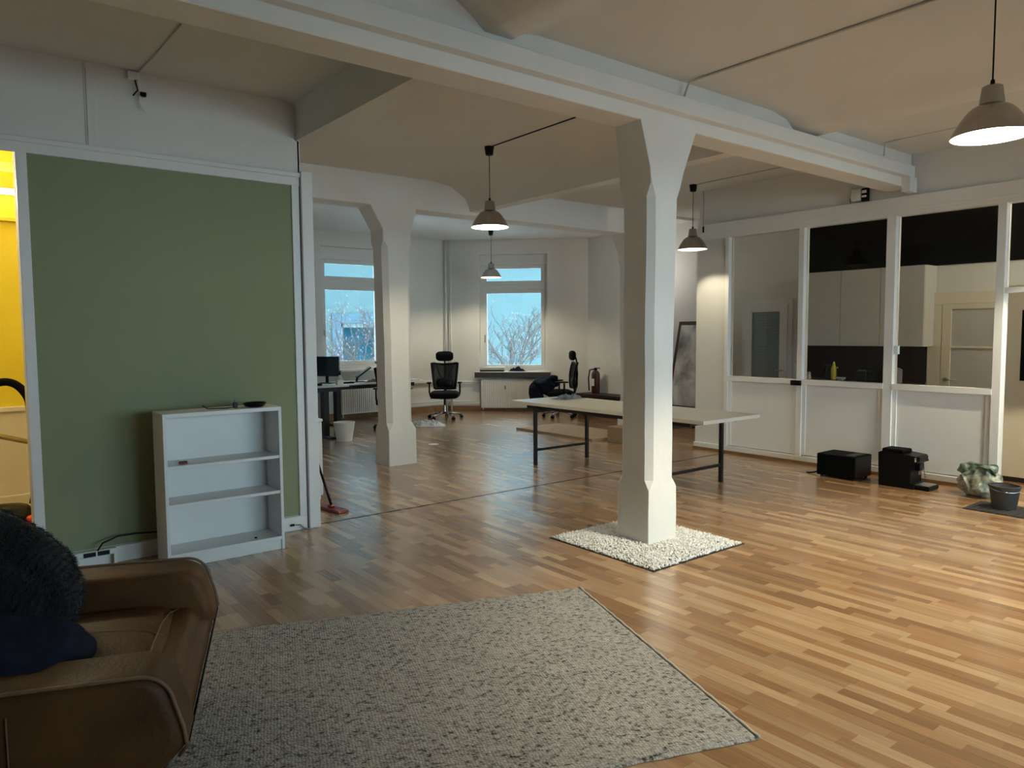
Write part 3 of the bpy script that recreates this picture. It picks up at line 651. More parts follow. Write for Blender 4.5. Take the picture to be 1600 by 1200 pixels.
# ================================================================== GRAVEL around the pillar
gr = B(); ico = bmesh.new(); bmesh.ops.create_icosphere(ico, subdivisions=1, radius=1); ico.verts.index_update()
iv = [Vector(v.co) for v in ico.verts]; ifc = [tuple(v.index for v in f.verts) for f in ico.faces]; ico.free()
def stone(b, p, r, rnd):
    R = Matrix.Rotation(rnd.uniform(0, 6.28), 3, Vector((rnd.uniform(-1, 1), rnd.uniform(-1, 1), rnd.uniform(-1, 1))).normalized())
    sc = (r*rnd.uniform(.8, 1.3), r*rnd.uniform(.75, 1.05), r*rnd.uniform(.6, .85)); o = Vector(p); k = rnd.uniform(0, 50)
    b.add([o+R @ Vector([v[i]*sc[i] for i in range(3)])*(1+.22*noise.noise(v*1.7+Vector((k, 0, 0)))) for v in iv], ifc)
rnd = random.Random(5); nst = 0
n = 64
for i in range(n):
    for j in range(n):
        px = GX0+.012+(GX1-GX0-.024)*(i+rnd.uniform(.1, .9))/n; py = GY0+.012+(GY1-GY0-.024)*(j+rnd.uniform(.1, .9))/n
        if 4.13 < px < 4.39 and 3.59 < py < 3.88: continue
        ed = min(px-GX0, GX1-px, py-GY0, GY1-py); hgt = .004+min(.018, ed*.12)
        stone(gr, (px, py, hgt+rnd.uniform(-.003, .007)), rnd.uniform(.0085, .0135), rnd); nst += 1
go = gr.make('gravel', 'stone_white', smooth='auto', kind='stuff'); tag(go, 'square bed of small white gravel around the front pillar', 'gravel')
box('gravel_liner', (GX0, GY0, .0), (GX1, GY1, .004), 'groove_dark', go)

# ================================================================== RUG
def rug():
    bm = B(); nx, ny = 150, 110; th = .013
    O = RUG0; v = []; f = []
    ob = empty('tmp')
    bpy.data.objects.remove(ob)
    for i in range(nx+1):
        for j in range(ny+1):
            a, b = RL*i/nx, RW*j/ny
            edge = (i in (0, nx)) or (j in (0, ny))
            wob = .006*noise.noise(Vector((a*4, b*4, 0)))
            z = (0.001 if edge else th+.0018*math.sin(j*PI)+.003*noise.noise(Vector((a*9, b*16, 2)))+.0016*random.uniform(-1, 1))
            v.append((-a+ (wob if edge else 0), -b+(.008*noise.noise(Vector((a*11, b*11, 5))) if edge else 0), z))
    for i in range(nx):
        for j in range(ny): p = i*(ny+1)+j; f.append((p, p+1, p+ny+2, p+ny+1))
    bm.add(v, f); o = bm.make('rug', 'rug_wool', smooth=True); return o
rg = rug(); rg.location = (RUG0.x, RUG0.y, .001); rg.rotation_euler = (0, 0, math.atan2(-RE1.y, -RE1.x)); tag(rg, 'flecked oatmeal wool rug lying on the parquet before the sofa', 'rug')
bd = B().tube([(0, -RW*i/60, .009+.002*math.sin(i*1.7)) for i in range(61)], .008, 6).make('bound_edge', 'rug_edge', rg, smooth=True)

# ================================================================== SOFA (local x = front, y = towards the far arm)
sa = math.atan2(-.351, .936)
U = Vector((.351, .936)); V = Vector((.936, -.351)); SO = U*2.40+V*(-.355)
sofa = thing('leather_sofa', 'worn brown leather sofa with low arms beside the rug', 'sofa', (SO.x, SO.y, 0), sa)
def loft(prof, y0, y1, r, seed=0, jit=.004):
    # prof: closed (x, z) outline; rounded at both y ends
    cx_ = sum(p[0] for p in prof)/len(prof); cz_ = sum(p[1] for p in prof)/len(prof); b = B(); n = len(prof); secs = []
    for k in range(6): a = k/5*PI/2; secs.append((y0+r*(1-math.sin(a)), r*(1-math.cos(a))))
    secs = secs[::-1]; ring = []
    secs = [(y0+r*(1-math.sin(k/5*PI/2)), r*(1-math.cos(k/5*PI/2))) for k in range(5, -1, -1)]
    m_ = max(2, int((y1-y0)/.05)); mids = [(y0+r+(y1-y0-2*r)*k/m_, 0.) for k in range(1, m_)]
    allsec = secs+mids+[(y0+y1-y, d) for y, d in secs[::-1]]
    for y, d in allsec:
        for px, pz in prof:
            v = Vector((px-cx_, pz-cz_)); l = v.length; v = v*(max(l-d, .01)/l)
            jj = noise.noise_vector(Vector((px*4+seed, y*4, pz*4)))*jit
            b.v.append((cx_+v.x+jj.x, y+jj.y, cz_+v.y+jj.z))
    for a in range(len(allsec)-1):
        for k in range(n): b.f.append((a*n+k, a*n+(k+1) % n, (a+1)*n+(k+1) % n, (a+1)*n+k))
    b.f.append(tuple(range(n))); b.f.append(tuple((len(allsec)-1)*n+k for k in range(n))); b.sm = True
    return b
def arc(cx_, cz_, r, a0, a1, n=6): return [(cx_+r*math.cos(a0+(a1-a0)*k/n), cz_+r*math.sin(a0+(a1-a0)*k/n)) for k in range(n+1)]
arm = [(-.93, .20), (-.93, .40)]+arc(-.84, .475, .085, PI, PI/2)+[(-.6, .563), (-.3, .563)]+arc(-.075, .465, .095, PI/2, .15, 8)+[(.045, .39), (.055, .325), (.03, .295), (-.05, .22), (-.3, .20), (-.6, .20)]
loft(arm, 0, .24, .05, 1).make('armrest', 'leather', sofa, label='near low leather armrest with piping')
loft(arm, 1.05, 1.28, .05, 5).make('armrest', 'leather', sofa)
front = [(-.72, .20), (-.72, .40), (-.5, .40), (-.16, .405)]+arc(-.065, .335, .068, PI/2, .2, 6)+[(.03, .34), (.045, .31), (.03, .29), (-.05, .22), (-.3, .20)]
loft(front, .21, 1.08, .01, 9).make('seat_base', 'leather', sofa)
B().soft((-.40, .645, .36), (.60, .81, .15), .05, .018, n=14, jit=.006, js=4, seed=2).make('seat_cushion', 'leather', sofa)
B().soft((-.84, .645, .47), (.24, 1.27, .56), .09, .01, n=12, jit=.006, js=4, seed=8).make('backrest', 'leather', sofa)
for a, b in ((-.82, .1), (-.82, 1.18), (-.24, .1), (-.24, 1.18)): B().lathe([(.018, 0), (.026, .21)], (a, b, 0), 12).make('leg', 'black_plastic', sofa)
def outline(y): return [(x_, y, z_) for x_, z_ in arm[1:-3]]
B().tube(outline(.012), .0065, 6).make('piping', 'leather_seam', sofa, smooth=True)
B().tube(outline(1.268), .0065, 6).make('piping', 'leather_seam', sofa, smooth=True)
def on_seat(x_, y_, z0=.445): return (x_, y_, z0)
B().tube([(-.085, .26, .408), (-.11, .36, .428), (-.12, .5, .437), (-.12, .645, .44), (-.12, .79, .437), (-.11, .93, .428), (-.085, 1.03, .408)], .003, 5).make('seat_seam', 'leather_seam', sofa, smooth=True)
B().tube([(-.66, .74, .449), (-.5, .74, .452), (-.3, .735, .451), (-.16, .71, .444), (-.10, .67, .435)], .0025, 5).make('seat_seam', 'leather_seam', sofa, smooth=True)
B().tube([(-.42, -.004, .24), (-.42, -.006, .5)], .0025, 5).make('arm_seam', 'leather_seam', sofa, smooth=True)
B().tube([(.052, .02, .312), (.052, 1.26, .312)], .004, 5).make('hem_piping', 'black_matte', sofa, smooth=True)
# cushions
def cushion(name, label, c, size, rot, m, fur=0, seed=1):
    M = Matrix.Translation(c) @ Matrix.Rotation(rot[2], 4, 'Z') @ Matrix.Rotation(rot[1], 4, 'Y') @ Matrix.Rotation(rot[0], 4, 'X')
    b = B(); b.soft((0, 0, 0), size, min(size)*.42, min(size)*.28, n=16, jit=.02, js=7, seed=seed)
    loc = [Vector(x) for x in b.v]; t = thing(name, label, 'cushion', c)
    R = M.to_3x3(); b.v = [tuple(R @ x) for x in loc]; o = b.make('cover', m, t, smooth=True)
    if fur:
        rn = random.Random(seed); fb = B(); me = o.data
        for k in range(fur):
            p = me.polygons[rn.randrange(len(me.polygons))]; vs = [me.vertices[i].co for i in p.vertices]
            wgt = [rn.random() for _ in vs]; sw = sum(wgt); pt_ = sum((v*(x_/sw) for v, x_ in zip(vs, wgt)), Vector())
            nrm = p.normal; sd = nrm.orthogonal().normalized(); sd = (Matrix.Rotation(rn.uniform(0, 6.28), 3, nrm) @ sd)
            dr = (nrm*.7+sd*.55+Vector((0, 0, -.45))).normalized(); L_ = rn.uniform(.012, .026)
            cr = dr.cross(nrm).normalized()*.0011
            fb.add([pt_-cr, pt_+cr, pt_+dr*L_*.6+cr*.6+nrm*.002, pt_+dr*L_], [(0, 1, 2), (0, 2, 3)])
        fb.make('fur', 'fur_black', t, kind='stuff')
    return t
cushion('fur_cushion', 'big black fluffy fur cushion leaning in the sofa corner', (.185, 3.43, .645), (.46, .20, .46), (.35, .6, -.6), 'fur_black', 14000, 3)
cushion('navy_cushion', 'dark navy fabric cushion lying against the sofa arm', (.14, 2.84, .545), (.40, .36, .15), (.2, .2, -.5), 'navy_cloth', 0, 6)

# ================================================================== BOOKCASE
bk = thing('bookcase', 'low white open bookcase standing before the green panel', 'bookcase', (1.19, 5.30, 0))
BW, BD, BH = .815, .285, 1.068; P = 'furniture_white'
def bpart(n, lo, hi, m=P): return B().box(lo, hi, .0015).make(n, m, bk)
bpart('side_panel', (0, 0, 0), (.022, BD, BH)); bpart('side_panel', (BW-.022, 0, 0), (BW, BD, BH))
bpart('top_board', (.022, 0, BH-.028), (BW-.022, BD, BH)); bpart('shelf', (.022, .006, .685), (BW-.022, BD-.01, .708)); bpart('shelf', (.022, .006, .422), (BW-.022, BD-.01, .445))
bpart('bottom_board', (.022, 0, .075), (BW-.022, BD-.01, .10)); bpart('plinth', (.022, .012, 0), (BW-.022, .03, .075)); bpart('back_panel', (.012, BD-.008, .04), (BW-.012, BD, BH-.01))
t = thing('black_dish', 'shallow black dish on top of the bookcase', 'dish', (1.855, 5.43, 1.068)); B().lathe([(.05, 0), (.07, .008), (.085, .03), (.08, .032), (.06, .014), (0, .010)], seg=28).make('bowl', 'black_plastic', t, smooth='auto'); B().lathe([(.05, 0), (.055, .004)], seg=20).make('foot', 'black_plastic', t)
t = thing('charger_cable', 'black charger cable with plug on top of the bookcase', 'cable', (1.66, 5.42, 1.068)); B().tube([(.03, 0, .007), (-.03, -.02, .006), (-.09, .01, .006), (-.14, .0, .006), (-.17, .02, .03)], .004, 6).make('cord', 'black_plastic', t, smooth=True); B().cbox((.05, 0, .02), (.03, .025, .04), .004).make('plug', 'black_plastic', t); B().tube([(.052, .0, .04), (.048, .0, .065)], .005).make('pin', 'steel', t)
t = thing('pocket_knife', 'small dark folding tool on the upper shelf of the bookcase', 'tool', (1.33, 5.38, .7085)); B().cbox((0, 0, .007), (.06, .018, .014), .004).make('handle', 'red_plastic', t); B().cbox((0, 0, .016), (.055, .012, .004), .001).make('blade', 'black_plastic', t)
tag(B().lathe([(.006, 0), (.011, .003), (.009, .008), (.0, .011)], (1.81, 5.36, .1005), 12).make('push_pin_cap', 'black_plastic', smooth=True), 'tiny black cap on the bottom shelf of the bookcase', 'cap')
# power strip and cable along the baseboard
t = thing('power_strip', 'white power strip with dark sockets at the foot of the green wall', 'power strip', (.80, 5.70, .0)); B().cbox((.0, 0, .10), (.30, .05, .04), .006).make('body', 'bin_white', t)
B().cbox((-.02, -.027, .10), (.075, .006, .03), .002).make('socket', 'black_plastic', t); B().cbox((.065, -.027, .10), (.075, .006, .03), .002).make('socket', 'black_plastic', t); B().box((-.15, -.02, 0), (-.13, .02, .085)).make('stand', 'bin_white', t); B().box((.13, -.02, 0), (.15, .02, .085)).make('stand', 'bin_white', t)
B().tube([(.03, -.02, .12), (.06, -.03, .17), (.16, -.02, .20), (.3, -.01, .195), (.42, .0, .18)], .006).make('cord', 'black_plastic', t, smooth=True)
tag(B().cbox((.56, 5.71, .085), (.22, .04, .03), .004).make('cable_channel', 'bin_white'), 'short white cable channel on the floor edge left of the power strip', 'cable channel')
bpy.data.objects['cable_channel'].location.z = -.0; B().box((.47, 5.70, 0), (.49, 5.73, .07)).make('clip', 'bin_white', bpy.data.objects['cable_channel']); B().box((.63, 5.70, 0), (.65, 5.73, .07)).make('clip', 'bin_white', bpy.data.objects['cable_channel'])
t = thing('wall_cable', 'thin dark cable end lying at the foot of the end post', 'cable', (2.29, 5.72, .0)); B().tube([(-.06, 0, .05), (0, -.015, .05), (.03, -.02, .02), (.08, -.03, .005)], .005).make('cord', 'grey_metal', t, smooth=True); B().cbox((-.06, 0, .052), (.035, .015, .018), .003).make('plug', 'black_plastic', t)

# ================================================================== BEHIND THE GREEN WALL: cabinet and mop
t = thing('low_cabinet', 'plain white low cabinet behind the end of the green wall', 'cabinet', (2.5, 6.66, 0)); B().box((0, .02, .04), (.42, .55, .76), .003).make('carcass', 'furniture_white', t); B().box((-.005, .0, .76), (.425, .56, .785), .003).make('top', 'furniture_white', t); B().box((.006, .0, .06), (.414, .02, .75), .003).make('door', 'furniture_white', t); B().box((.02, .03, 0), (.40, .53, .04)).make('plinth', 'furniture_white', t)
t = thing('floor_mop', 'black-handled flat mop with red head by the low cabinet', 'mop', (2.79, 6.21, 0), -1.41)
B().box((-.19, -.055, .012), (.19, .055, .026), .006).make('head', 'red_plastic', t); B().box((-.195, -.06, .001), (.195, .06, .013), .004).make('pad', 'red_plastic', t); B().box((-.035, -.02, .026), (.035, .02, .046), .006).make('joint', 'red_plastic', t)
Ri = Matrix.Rotation(1.41, 3, 'Z'); pv = lambda k: tuple(Ri @ Vector((-.045*k, .27*k, 0))+Vector((0, 0, .04+.50*k)))
mp = B().tube([pv(0), pv(.9)], .012, 10).make('pole', 'black_plastic', t, smooth=True); B().tube([pv(.9), pv(1.25)], .014, 10).make('grip', 'black_matte', mp, smooth=True)

def spl(pts, n=6):
    P_ = [Vector(p) for p in pts]; P_ = [2*P_[0]-P_[1]]+P_+[2*P_[-1]-P_[-2]]; out = []
    for i in range(1, len(P_)-2):
        a, b, c, d = P_[i-1:i+3]
        for k in range(n): t_ = k/n; out.append(.5*((2*b)+(c-a)*t_+(2*a-5*b+4*c-d)*t_*t_+(3*b-a-3*c+d)*t_**3))
    return out+[P_[-2]]
# ================================================================== VACUUM CLEANER in the yellow room
t = thing('vacuum_cleaner', 'vacuum cleaner with bent black hose and orange trim beyond the doorway', 'vacuum cleaner', (.25, 6.75, 0))
B().soft((.10, .0, .16), (.46, .30, .26), .09, .03, n=8).make('body', 'black_plastic', t); B().soft((.29, -.17, .20), (.09, .08, .09), .035, .0, n=4).make('trim', 'orange_plastic', t)
for yy in (-.17, .17): B().cbox((.05, yy, .08), (.16, .04, .16), .03, seg=2).make('wheel', 'black_matte', t)
B().tube(spl([(-.55, .22, .92), (-.1, .16, 1.14), (.12, .12, 1.24), (.24, .10, 1.23), (.32, .10, 1.12), (.335, .1, .98)]), .03, 10).make('hose_bend', 'black_matte', t, smooth=True)
B().tube([(-.75, .12, 1.12), (.42, .05, .74)], .019, 10).make('suction_tube', 'steel', t, smooth=True)
B().tube([(.335, .1, .98), (.40, .05, .75), (.30, .0, .3)], .016, 8).make('hose', 'black_plastic', t, smooth=True)
# fluorescent tube fitting in the yellow room
t = thing('strip_light', 'bright fluorescent strip light on the yellow room wall', 'lamp', (.1, 7.93, 2.86)); B().cbox((0, .02, .02), (1.3, .06, .05), .004).make('housing', 'bin_white', t); B().tube([(-.6, -.03, 0), (.6, -.03, 0)], .016, 10).make('tube', 'tube_glow', t, smooth=True)
l = bpy.data.lights.new('strip_lamp', 'AREA'); l.shape = 'RECTANGLE'; l.size = 1.2; l.size_y = .05; l.energy = 95; l.color = (1, .88, .6)
o = bpy.data.objects.new('strip_lamp', l); C.objects.link(o); o.parent = t; o.location = (0, -.06, 0); o.rotation_euler = (PI/2+PI-.6, 0, 0)

# ================================================================== TABLE
TX0, TX1, TY0, TY1, TZ = 5.64, 6.56, 4.26, 7.18, .76
tb = thing('work_table', 'long white table with black steel trestle legs behind the front pillar', 'table', (TX0, TY0, 0))
tw, tl = TX1-TX0, TY1-TY0
B().box((0, 0, TZ-.038), (tw, tl, TZ), .003).make('tabletop', 'table_top', tb)
for yy in (.44, tl-.44):
    for xx in (.03, tw-.03): B().box((xx-.018, yy-.018, 0), (xx+.018, yy+.018, TZ-.038)).make('leg', 'black_metal', tb)
    B().box((.03, yy-.015, TZ-.12), (tw-.03, yy+.015, TZ-.085)).make('crossbar', 'black_metal', tb); B().box((.03, yy-.013, .17), (tw-.03, yy+.013, .20)).make('crossbar', 'black_metal', tb)
for xx in (.10, tw-.10): B().box((xx-.02, .22, TZ-.085), (xx+.02, tl-.22, TZ-.038)).make('rail', 'black_metal', tb)
def crumple(name, label, cat, loc, size, m, amp=.03, seed=0, n=26, fs=6):
    b = B(); v = []; f = []; rn = seed*3.7
    for i in range(n+1):
        for j in range(n+1):
            a, c = i/n-.5, j/n-.5; rr_ = math.hypot(a, c)*2; k = max(0., 1-rr_**2.2)
            wob = 1+.35*noise.noise(Vector((math.atan2(c, a)*1.3, rn, 0)))
            p = Vector((a*size[0]*wob, c*size[1]*wob, 0)); z = .004+k*(size[2]*(.55+.6*noise.noise(Vector((a*fs, c*fs, rn))))+amp*abs(noise.noise(Vector((a*fs*3, c*fs*3, rn+4)))))
            v.append((p.x, p.y, max(.002, z)))
    for i in range(n):
        for j in range(n): q0 = i*(n+1)+j; f.append((q0, q0+1, q0+n+2, q0+n+1))
    v.append((0, 0, .001)); b.add(v, f); o = b.make(name, m, smooth='auto'); o.location = loc; return tag(o, label, cat)
crumple('folded_cloth', 'crumpled blue grey cloth lying on the long white table', 'cloth', (6.33, 6.86, TZ), (.36, .26, .07), 'grey_cloth', .03, 2)
# flat cardboard and box beyond the table
t = thing('flat_cardboard', 'flattened cardboard sheet lying on the floor behind the table', 'cardboard', (7.52, 7.65, 0)); B().box((.02, 0, .012), (.95, 1.78, .035), .002).make('sheet', 'cardboard', t); B().box((0, 0, 0), (.02, 1.78, .04)).make('edge', 'cardboard', t); B().box((.02, 0, 0), (.95, 1.78, .012)).make('underside', 'cardboard', t)
t = thing('cardboard_box', 'small brown cardboard box on the floor behind the table', 'box', (7.70, 7.12, 0)); B().box((0, 0, 0), (.32, .40, .22), .003).make('body', 'cardboard', t); B().box((.0, .0, .22), (.158, .40, .225)).make('flap', 'cardboard', t); B().box((.162, 0, .22), (.32, .40, .225)).make('flap', 'cardboard', t); B().box((.14, -.001, .15), (.18, .401, .2265)).make('tape', 'wood_skirt', t)

# ================================================================== OFFICE CHAIRS
def office_chair(loc, rz, label, seed=0):
    # faces local -y
    t = thing('office_chair', label, 'chair', loc, rz, 'black mesh office chairs'); rn = random.Random(seed); off = rn.uniform(0, 1)
    for k in range(5):
        a = off+2*PI*k/5; d = Vector((math.cos(a), math.sin(a), 0)); lg = B().tube([d*.03+Vector((0, 0, .115)), d*.16+Vector((0, 0, .105)), d*.31+Vector((0, 0, .075))], [.026, .022, .016], 8).make('base_arm', 'chrome', t, smooth=True)
        c = B(); pd = Vector((-d.y, d.x, 0))
        for s in (-1, 1): c.tube([d*.315+pd*(s*.008)+Vector((0, 0, .03)), d*.315+pd*(s*.026)+Vector((0, 0, .03))], .03, 12)
        c.tube([d*.315+Vector((0, 0, .03)), d*.315+Vector((0, 0, .085))], .008, 6); c.make('caster', 'black_plastic', lg)
    B().tube([(0, 0, .09), (0, 0, .26)], .032, 12).make('gas_sleeve', 'chrome', t, smooth='auto'); B().tube([(0, 0, .25), (0, 0, .40)], .020, 12).make('gas_lift', 'black_plastic', t, smooth='auto')
    B().cbox((0, .02, .40), (.2, .26, .05), .015).make('mechanism', 'black_plastic', t); B().tube([(-.06, -.03, .40), (-.27, -.03, .385)], .007).make('lever', 'black_plastic', t)
    B().soft((0, -.02, .455), (.52, .50, .12), .05, .015, n=8).make('seat', 'black_cloth', t)
    def back_pt(u, z):  # u -1..1
        zz = (z-.55)/.48; half = .195+.055*zz; y = .235+.05*zz-.03*math.sin(zz*PI)-.035*(u*u)+.035
        return Vector((u*half, y, z))
    ring = [back_pt(-1, .55+.48*i/8) for i in range(9)]+[back_pt(-.9+1.8*i/6, 1.03-.02*math.sin(PI*i/6)) for i in range(7)]+[back_pt(1, 1.03-.48*i/8) for i in range(9)]+[back_pt(.8-1.6*i/5, .55) for i in range(6)]
    B().tube(ring+[ring[0]], .022, 8).make('back_frame', 'black_plastic', t, smooth=True)
    b = B(); nu, nz = 10, 10
    for i in range(nu+1):
        for j in range(nz+1): p = back_pt(-.97+1.94*i/nu, .56+.46*j/nz); b.v.append((p.x, p.y-.006, p.z))
    for i in range(nu+1):
        for j in range(nz+1): p = back_pt(-.97+1.94*i/nu, .56+.46*j/nz); b.v.append((p.x, p.y, p.z))
    m_ = (nu+1)*(nz+1)
    for i in range(nu):
        for j in range(nz): a = i*(nz+1)+j; b.f += [(a, a+1, a+nz+2, a+nz+1), (m_+a, m_+a+nz+1, m_+a+nz+2, m_+a+1)]
    b.make('back_mesh', 'mesh_fabric', t, smooth=True)
    B().tube([(0, .14, .40), (0, .27, .46), (0, .315, .60), (0, .32, .80)], .026, 8).make('spine', 'black_plastic', t, smooth=True)
    for s in (-1, 1): B().tube([(0, .315, .64), (s*.10, .315, .82), (s*.17, .29, .99)], .013, 6).make('strut', 'black_plastic', t, smooth=True)
    B().soft((0, .245, .66), (.30, .05, .15), .022, .01, n=4).make('lumbar_pad', 'black_plastic', t)
    B().tube([(0, .315, .80), (0, .325, 1.0), (0, .30, 1.12), (0, .27, 1.16)], .015, 8).make('headrest_stem', 'black_plastic', t, smooth=True)
    B().soft((0, .235, 1.165), (.31, .085, .165), .038, .012, n=6).make('headrest', 'black_cloth', t)
    for s in (-1, 1):
        B().tube([(s*.20, .02, .42), (s*.27, .03, .43), (s*.285, .03, .50), (s*.285, .03, .66)], .017, 8).make('arm_post', 'black_plastic', t, smooth=True); B().soft((s*.285, -.02, .68), (.085, .25, .03), .013, .0, n=4).make('arm_pad', 'black_plastic', t)
    return t
mat('mesh_fabric', (.005, .005, .0055), .9, var=.2, trans=.22)
CAMAZ = yaw
office_chair((7.50, 11.55, 0), -yaw+.06, 'black mesh office chair with chrome base standing against the bay corner', 3)
office_chair((9.28, 10.30, 0), -yaw-PI/2+.1, 'black mesh office chair turned sideways with a dark coat over it', 5)
office_chair((6.07, 10.93, 0), -yaw+PI, 'black office chair mostly hidden behind the far pillar at the desk', 8)
coat = thing('dark_coat', 'bundled dark navy coat piled on the sideways office chair', 'coat', (9.10, 10.44, .51))
B().soft((-.06, .06, .10), (.36, .36, .26), .11, .02, n=14, jit=.06, js=6, seed=5).make('body', 'navy_cloth', coat); B().soft((-.20, .12, -.06), (.20, .22, .36), .08, .02, n=10, jit=.06, js=7, seed=9).make('sleeve', 'navy_cloth', coat); B().soft((.12, -.02, .18), (.16, .16, .20), .07, .02, n=8, jit=.05, js=9, seed=2).make('hood', 'black_cloth', coat)

# ================================================================== DESKS in the bay
def desk(x0, x1, y0, y1, z, label, legs):
    t = thing('desk', label, 'desk', (x0, y0, 0)); w_, d_ = x1-x0, y1-y0
    B().box((0, 0, z-.028), (w_, d_, z), .003).make('desktop', 'furniture_white', t); B().box((.12, .12, z-.10), (w_-.12, d_-.12, z-.03)).make('underframe', 'black_metal', t)
    for xx in legs:
        B().box((xx-.045, d_/2-.10, .03), (xx+.045, d_/2+.03, z-.10), .004).make('leg', 'black_metal', t); B().box((xx-.04, .05, 0), (xx+.04, d_-.05, .03), .006).make('foot', 'black_metal', t)
    return t
desk(3.20, 4.98, 10.33, 11.10, .825, 'raised white desk with black frame carrying two dark monitors', (.25, 1.53))
desk(5.20, 6.98, 11.45, 12.2, .755, 'white desk with black frame below the bay window', (.25, 1.52))
def monitor(loc, rz, label, w_=.5, h_=.31):
    t = thing('monitor', label, 'monitor', loc, rz, 'dark monitors on the raised desk'); B().cbox((0, 0, .27), (w_, .025, h_), .006).make('panel', 'screen_dark', t); B().cbox((0, .05, .18), (.05, .03, .34), .006).make('neck', 'black_plastic', t); B().cbox((0, .06, .007), (.22, .16, .014), .004).make('foot', 'black_plastic', t)
    B().cbox((0, -.0135, .27), (w_-.02, .002, h_-.02)).make('screen', 'screen_dark', t); return t
monitor((4.82, 10.83, .825), -.95, 'dark monitor at the window end of the raised desk')
monitor((4.40, 10.86, .825), -.3, 'dark monitor half hidden by the wall end post')
t = thing('spray_bottle', 'small bottle with dark nozzle on the raised desk corner', 'bottle', (4.93, 10.55, .825)); B().lathe([(.028, 0), (.03, .01), (.03, .11), (.014, .14)], seg=14).make('body', 'ceramic', t, smooth='auto'); B().lathe([(.014, .14), (.014, .20), (.008, .21)], seg=10).make('cap', 'black_plastic', t); B().cbox((0, -.022, .2), (.018, .05, .02), .004).make('nozzle', 'red_plastic', t)
t = thing('tissue_box', 'small white box on the raised desk edge', 'box', (4.86, 10.42, .825)); B().cbox((0, 0, .035), (.10, .08, .07), .004).make('body', 'bin_white', t); B().cbox((0, 0, .0715), (.06, .03, .003)).make('slot', 'ceramic', t)
t = thing('computer_mouse', 'black computer mouse on the raised desk', 'mouse', (4.55, 10.45, .825)); B().soft((0, 0, .018), (.06, .11, .036), .017, .0, n=4).make('shell', 'black_plastic', t); B().cbox((0, -.03, .036), (.008, .02, .006), .002).make('wheel', 'grey_metal', t)
t = thing('laptop_stand', 'tilted black laptop stand on the desk under the window', 'stand', (5.95, 11.78, .755), -.3); M_ = Matrix.Translation((0, 0, .17)) @ Matrix.Rotation(-.62, 4, 'Y'); B().box((-.15, -.11, -.012), (.15, .11, .012), .004, M_).make('tray', 'black_plastic', t); B().tube([(-.12, 0, .01), (-.10, 0, .10)], .02).make('post', 'black_metal', t); B().box((-.22, -.1, 0), (.02, .1, .012), .004).make('foot', 'black_metal', t)
t = thing('desk_lamp', 'black desk lamp with cone head beside the far pillar', 'lamp', (6.42, 11.95, .755)); B().lathe([(.08, 0), (.08, .015), (.02, .022)], seg=20).make('base', 'black_metal', t, smooth='auto'); B().tube([(0, 0, .02), (.02, 0, .22), (-.06, -.02, .42)], .009).make('arm', 'black_metal', t, smooth=True)
hd = B().lathe([(.02, .12), (.03, .10), (.075, 0)], seg=20); hd.f = hd.f[1:]; hd = hd.make('head', 'black_metal', t, smooth='auto'); hd.location = (-.10, -.03, .30); hd.rotation_euler = (0, .5, 0)
t = thing('keyboard', 'black keyboard on the desk under the window', 'keyboard', (5.45, 11.60, .755)); B().cbox((0, 0, .01), (.42, .13, .02), .004).make('body', 'black_plastic', t)
kb = B()
for i in range(14):
    for j in range(4): kb.cbox((-.19+i*.029, -.045+j*.03, .0225), (.024, .025, .005))
kb.make('keys', 'black_matte', t)
crumple('cable_tangle', 'grey tangle of cables and adapters on the desk under the window', 'cables', (6.05, 11.58, .755), (.34, .16, .05), 'grey_cloth', .03, 7)
t = thing('document_tray', 'flat white paper tray on the desk end right of the far pillar', 'tray', (6.78, 11.62, .755)); B().cbox((0, 0, .012), (.3, .22, .012), .002).make('sheet', 'paper_white', t); B().cbox((0, 0, .003), (.31, .23, .006), .001).make('base', 'black_plastic', t)
t = thing('drawer_pedestal', 'grey metal drawer pedestal under the desks by the wall', 'drawer unit', (4.98, 12.12, 0)); B().box((0, 0, .03), (.42, .55, .62), .004).make('body', 'grey_metal', t)
for k in range(3): d = B().box((.008, -.018, .05+k*.19), (.412, 0, .225+k*.19), .003).make('drawer', 'grey_metal', t); B().box((.16, -.028, .17+k*.19), (.26, -.018, .18+k*.19)).make('handle', 'steel', d)
for a, b in ((.04, .04), (.38, .04), (.04, .5), (.38, .5)): B().lathe([(.02, 0), (.02, .03)], (a, b, 0), 10).make('foot', 'black_plastic', t)
t = thing('waste_bin', 'white round waste bin on the floor by the raised desk', 'bin', (4.80, 10.16, 0)); pr = [(.0, .004), (.105, .004), (.148, .27), (.153, .275), (.158, .27), (.113, 0)]
B().lathe(pr, seg=32).make('body', 'bin_white', t, smooth='auto'); B().lathe([(.150, .27), (.160, .27), (.160, .283), (.150, .283)], seg=32, closed=True).make('rim', 'bin_white', t)
crumple('plastic_sheet', 'crumpled clear plastic sheet on the floor beside the far pillar', 'plastic sheet', (6.70, 10.90, 0), (.62, .42, .09), 'sheet_plastic', .09, 3, 40, 8)
bpy.data.objects['plastic_sheet'].rotation_euler = (0, 0, -.6)
tag(B().lathe([(.0, .0), (.075, .0005), (.075, .003), (0, .004)], (5.62, 8.97, 0), 20).make('paper_scrap', 'paper_white'), 'small white round paper scrap on the bay floor', 'paper')

